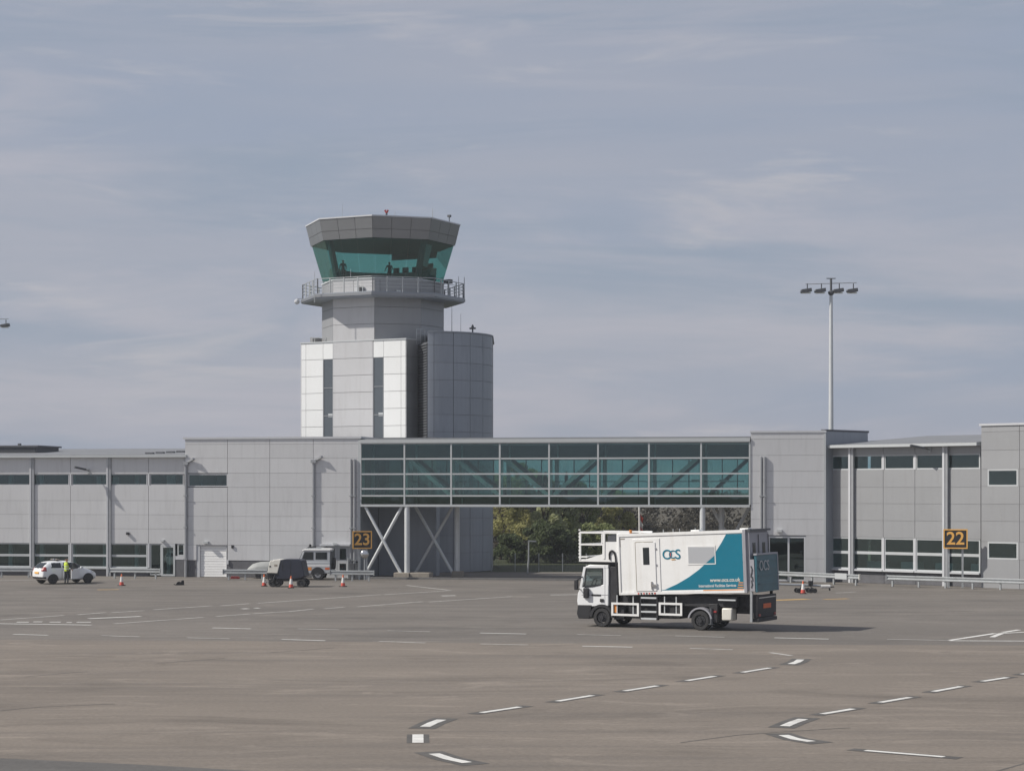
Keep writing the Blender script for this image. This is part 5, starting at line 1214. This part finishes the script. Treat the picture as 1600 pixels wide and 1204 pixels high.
# ------------------------------------------------------------------ crash barriers
def barrier(a, b, label, npost, plate=False, end='galv'):
    d = Vector((b.x - a.x, b.y - a.y)); ln = d.length; o = thing('crash_barrier', label, 'barrier', (a.x, a.y, 0), math.atan2(d.y, d.x), 'crash barriers along the buildings')
    pr = [(0, .40), (-.05, .43), (-.05, .48), (0, .52), (0, .58), (-.05, .62), (-.05, .67), (0, .70)]
    m = len(pr); v = [(x, y, z) for x in (0, ln) for y, z in pr] + [(x, y + .012, z) for x in (0, ln) for y, z in pr]
    f = [(k, k + 1, m + k + 1, m + k) for k in range(m - 1)] + [(2 * m + m + k, 2 * m + m + k + 1, 2 * m + k + 1, 2 * m + k) for k in range(m - 1)] + [(0, m, 3 * m, 2 * m), (m - 1, 3 * m - 1, 4 * m - 1, 2 * m - 1)]
    MB().add(v, f).build('rail', 'galv', o)
    for k in range(npost):
        x = .35 + (ln - .7) * k / (npost - 1); MB().box(x - .05, x + .05, .015, .13, 0, .62).build('post', 'galv', o, fix=False)
    for x in (-.04, ln): MB().box(x, x + .04, -.08, .06, .37, .73).build('end_plate', end if x > 0 else 'galv', o, fix=False)
    if plate: MB().box(ln - 2.0, ln - 1.0, -.09, -.06, .36, .74).build('splice_plate', 'trim_white', o, fix=False)
barrier(G(-90, 901.5), G(52, 902), 'steel crash barrier beside the white hatchback, running past the wing windows', 4)
barrier(G(171, 903), G(250, 904), 'short steel crash barrier before the wing windows, ending at the glazed door', 3)
barrier(G(349, 905.4), G(417, 905.8), 'steel crash barrier between shutter and navy power unit', 3)
barrier(G(516, 907), G(584, 907.5), 'steel crash barrier under sign 23, beside the bridge braces', 3)
barrier(G(1196, 907.5), G(1343, 914.5), 'steel crash barrier with pale splice plate behind the tow bar', 5, True, 'gpu_cream')
barrier(G(1386, 915.5), G(1660, 924.5), 'long steel crash barrier in front of sign 22', 7)

# ------------------------------------------------------------------ stand signs
def stand_sign(num, c, w, h, rz, label, posts, zc):
    o = thing('stand_sign', label, 'sign', (c.x, c.y, 0), rz, 'stand number signs')
    pn = MB().box(-w / 2 + .07, w / 2 - .07, -.05, .05, zc - h / 2 + .07, zc + h / 2 - .07).build('sign_panel', 'sign_black', o)
    MB().box(-w / 2, w / 2, -.07, .07, zc + h / 2 - .07, zc + h / 2).box(-w / 2, w / 2, -.07, .07, zc - h / 2, zc - h / 2 + .07).box(-w / 2, -w / 2 + .07, -.07, .07, zc - h / 2 + .07, zc + h / 2 - .07).box(w / 2 - .07, w / 2, -.07, .07, zc - h / 2 + .07, zc + h / 2 - .07).build('sign_frame', 'sign_yellow', o, fix=False)
    text(num, 'sign_number', 'sign_yellow', pn, (0, -.054, zc), h * .92, sx=1.0, bold=.018)
    for x in posts: MB().box(x - .06, x + .06, .071, .19, 0, zc + h / 2 - .1).build('post', 'galv', o, fix=False)
    return o
p = G(566, 905.2); zc = CH - (843 - HOR) / F * p.y
stand_sign('23', p, 1.30, 1.19, R(8), 'black sign with yellow border reading 23 on galvanised posts', (-.2, .3), zc)
p = G(1493, 918.0); zc = CH - (841.5 - HOR) / F * p.y
stand_sign('22', p, 1.46, 1.20, R(-14), 'black sign with yellow border reading 22 on twin posts', (-.42, .42), zc)
p = G(569.5, 906.0)
mr = thing('convex_mirror', 'round convex traffic mirror on a thin post below sign 23', 'mirror', p, R(0))
MB().tube((0, 0, 0), (0, 0, 1.7), .04, n=8).build('post', 'galv', mr)
v = [(0, -.16, 1.74)]; n = 20
for rr, yy in ((.12, -.145), (.2, -.115), (.28, -.05), (.29, 0)):
    for k in range(n): t = 2 * math.pi * k / n; v.append((rr * math.cos(t), yy, 1.74 + rr * math.sin(t)))
MB().add(v, [(0, 1 + (k + 1) % n, 1 + k) for k in range(n)] + [(1 + j * n + k, 1 + j * n + (k + 1) % n, 1 + (j + 1) * n + (k + 1) % n, 1 + (j + 1) * n + k) for j in range(3) for k in range(n)] + [tuple(range(1 + 3 * n, 1 + 4 * n))]).build('mirror_dome', 'chrome', mr, smooth=True)

# ------------------------------------------------------------------ wall floodlights and light masts
def wall_flood(fr, u, v, lab, ln):
    s_ = fr.s(u); z = fr.z(u, v); p = fr.w(s_, 0, 0)
    o = thing('wall_floodlight', lab, 'light', (p.x, p.y, z), fr.a, 'floodlights on wall arms')
    MB().tube((0, -.0, -.12), (-.05, -ln * .55, .0), .03, n=8).build('arm', 'steel_dark', o)
    MB().bar((.0, -ln * .5, -.02), (-.62, -ln, .16), .30, .13).build('lamp_head', 'steel_dark', o, bevel=.03)
    MB().box(-.08, .08, -.05, .0, -.3, .02).build('bracket', 'galv', o)
wall_flood(ML, 139, 733, 'dark floodlight on a wall arm above the long wing ribbon windows', 1.1)
wall_flood(Rr, 1453, 699.5, 'dark floodlight on a wall arm under the right wing eave', 1.3)
def light_mast(loc, h, label, rz=0.):
    o = thing('light_mast', label, 'light mast', loc, rz, 'tall apron light masts')
    MB().tube((0, 0, 0), (0, 0, h - 1.2), .26, .13, n=14).build('pole', 'steel_light', o, smooth=True)
    MB().tube((0, 0, h - 1.2), (0, 0, h + .15), .09, n=10).lathe([(.16, -1.15), (.24, -1.0), (.24, -.9), (.14, -.8)], (0, 0, h), 12).box(-.35, .35, -.06, .06, h + .12, h + .18).build('mast_head', 'steel_dark', o)
    MB().bar((-2.0, 0, h - .30), (2.0, 0, h - .18), .06).build('cross_arm', 'galv', o)
    for k, x in enumerate((-1.85, -.75, .65, 1.75)):
        hd_ = MB().prism_y([(x - .55, h - .95 + .02 * k), (x - .5, h - .72), (x + .30, h - .60), (x + .34, h - .86), (x - .3, h - .98)], -.28, .3).build('lamp_head', 'steel_dark', o, bevel=.03)
        MB().box(x - .45, x + .25, -.24, .26, h - 1.0, h - .955).build('lens', 'gpu_cream', hd_); MB().bar((x, 0, h - .25), (x, 0, h - .64), .07).build('stirrup', 'steel_dark', hd_)
DM = 160.0
p = P(1298.5, 438, DM); light_mast((p.x, p.y, 0), p.z, 'tall tapering light mast with four lamp heads behind the plain grey block')
DM2 = (p.z - CH - .75) * F / (HOR - 507.5); p2 = P(-19.5, 600, DM2); light_mast((p2.x, p2.y, 0), p.z, 'distant light mast of which only the end lamp reaches the view')
# ------------------------------------------------------------------ fence, lamp post, marker pole, trees beyond the bridge
p0, p1_ = P(768, 800, 152.5), P(1180, 800, 150)
fn = thing('wire_fence', 'low green wire mesh fence with thin posts before the trees', 'fence', (p0.x, p0.y, 0), math.atan2(p1_.y - p0.y, p1_.x - p0.x))
LN = (p1_ - p0).xy.length
for k in range(12): x = LN * k / 11; MB().tube((x, 0, 0), (x, 0, 1.35), .035, n=6).build('post', 'galv', fn)
wm = MB()
for k in range(14): wm.box(0, LN, -.006, .006, .05 + k * .09, .062 + k * .09)
for k in range(int(LN / .18)): wm.box(k * .18, k * .18 + .010, -.004, .004, .05, 1.25)
wm.build('wire_mesh', 'steel_dark', fn, fix=False, kind='stuff')
p = P(826, 850, 148.5); z = p.z + .25
lp = thing('lamp_post', 'short grey lamp post with a side arm below the glazed bridge', 'lamp post', (p.x, p.y, 0))
MB().tube((-.08, 0, 0), (0, 0, z * .45), .07, .06, n=8).tube((0, 0, z * .45), (0, 0, z), .06, .05, n=8).build('post', 'galv', lp); MB().bar((-.05, 0, z), (.55, 0, z - .03), .14, .10).build('lamp_head', 'galv', lp)
p = P(1000, 850, 146); 
fp = thing('marker_pole', 'thin pole wound with red and white cloth behind the truck', 'pole', (p.x, p.y, 0))
MB().tube((0, 0, 0), (-.05, 0, 4.9), .07, n=8).build('pole', 'cone_white', fp)
for k in range(4): MB().add([(.0, -.02, 4.4 - k * .45), (.22, -.05, 4.0 - k * .45), (.16, .03, 3.6 - k * .45), (-.02, .02, 3.95 - k * .45), (.0, .02, 4.4 - k * .45), (.22, -.02, 4.0 - k * .45), (.16, .06, 3.6 - k * .45), (-.02, .05, 3.95 - k * .45)], [(0, 1, 2, 3), (7, 6, 5, 4), (0, 4, 5, 1), (1, 5, 6, 2), (2, 6, 7, 3), (3, 7, 4, 0)]).build('cloth', ('cone_red', 'cone_white')[k % 2], fp)

def leaves(n, clumps, size, r):
    b = MB()
    for _ in range(n):
        c, rad = r.choice(clumps); 
        while True:
            d = Vector((r.uniform(-1, 1), r.uniform(-1, 1), r.uniform(-1, 1)))
            if .15 < d.length < 1: break
        d = d * (d.length ** -.45)
        p = Vector(c) + Vector((d.x * rad, d.y * rad, d.z * rad * .8)); s_ = size * r.uniform(.5, 1.3)
        a = Vector((r.gauss(0, 1), r.gauss(0, 1), r.gauss(0, 1))).normalized(); t = a.orthogonal().normalized(); u_ = a.cross(t)
        b.add([p - t * s_, p + u_ * s_ * .55, p + t * s_, p - u_ * s_ * .55], [(0, 1, 2, 3)])
    return b
def tree(u, Y, h, w, m, label, n=2600, seed=0, bush=False):
    r = random.Random(seed); p = P(u, 800, Y)
    o = thing('tree', label, 'tree', (p.x, p.y, 0), 0, 'trees beyond the bridge')
    tr_ = MB().tube((0, 0, 0), (.1, 0, h * .55), .16, .08, n=8); cl = []
    for k in range(20 if not bush else 16):
        t = r.uniform(0, 6.28); zz_ = r.uniform(.25 if not bush else .1, .95); rr = w * .5 * math.sqrt(r.random()) * (1.15 - zz_ * .65)
        c = (rr * math.cos(t), rr * math.sin(t), h * zz_); cl.append((c, r.uniform(.35, .75) * w * .26)); tr_.tube((0, 0, h * zz_ * .5), c, .05, .015, n=5)
    tr_.build('trunk', 'bark', o); leaves(n, cl, .15, r).build('crown', m, o, fix=False)
for i, (u, Y, h, w, m, lab, bush) in enumerate((
        (782, 178, 7.6, 5.4, 'leaf_olive', 'olive brown leafy tree growing beside the tower drum', 0), (808, 183, 8.6, 4.6, 'leaf_olive', 'olive leafy tree, second from the tower drum', 0),
        (849, 179, 7.6, 4.2, 'leaf_pale', 'pale yellow-green tree behind the short lamp post', 0), (876, 181, 7.2, 4.4, 'leaf_pale', 'pale green tree between the lamp post and the truck', 0),
        (908, 182, 6.8, 4.8, 'leaf_green', 'mid green tree behind the truck platform', 0), (955, 185, 6.0, 5.0, 'leaf_olive', 'olive tree behind the truck box body', 0),
        (838, 171, 3.4, 4.2, 'leaf_dark', 'dark low bush behind the short lamp post', 1), (868, 170, 3.2, 4.2, 'leaf_dark', 'dark low bush behind the wire fence, between lamp post and truck', 1), (797, 171, 2.2, 4.2, 'leaf_dark', 'dark low bush at the foot of the olive trees', 1),
        (898, 171, 3.2, 4.0, 'leaf_dark', 'dark low bush beside the truck platform', 1), (930, 172, 3.0, 4.0, 'leaf_green', 'green low bush behind the truck cab', 1))):
    tree(u, Y, h, w, m, lab, 3500 if bush else 6000, 40 + i, bool(bush))
# far wood: one mass of leaves over a hedge bank
r = random.Random(5); cl = []
for k in range(300):
    x = r.uniform(-45, 75); cl.append(((x, r.uniform(0, 12), r.uniform(.3, 5.4 + .6 * math.sin(x * .35) + .5 * math.sin(x * .9))), r.uniform(1.2, 2.4)))
wd = leaves(80000, cl, .24, r).build('woodland', 'leaf_wood', None, fix=False); wd.location = (0, 205, 0); wd['kind'] = 'stuff'
hb = MB(); n = 60; pts = []
for k in range(n + 1):
    x = -120 + 300 * k / n; pts.append((x, 4.6 + .7 * math.sin(x * .13) + .4 * math.sin(x * .41)))
v = []
for x, z in pts: v += [(x, 218, -.02), (x, 226, z), (x, 260, z + .6), (x, 320, -.02)]
hb.add(v, [(4 * k + j, 4 * k + 4 + j, 4 * k + 5 + j, 4 * k + 1 + j) for k in range(n) for j in range(3)]).build('hill', 'bank', None, smooth=True)['kind'] = 'structure'
hz_ = MB().box(-300, 320, -60, 420, -1.0, 45).build('haze', 'haze_air', None); hz_['kind'] = 'stuff'
hz_.display_type = 'WIRE'
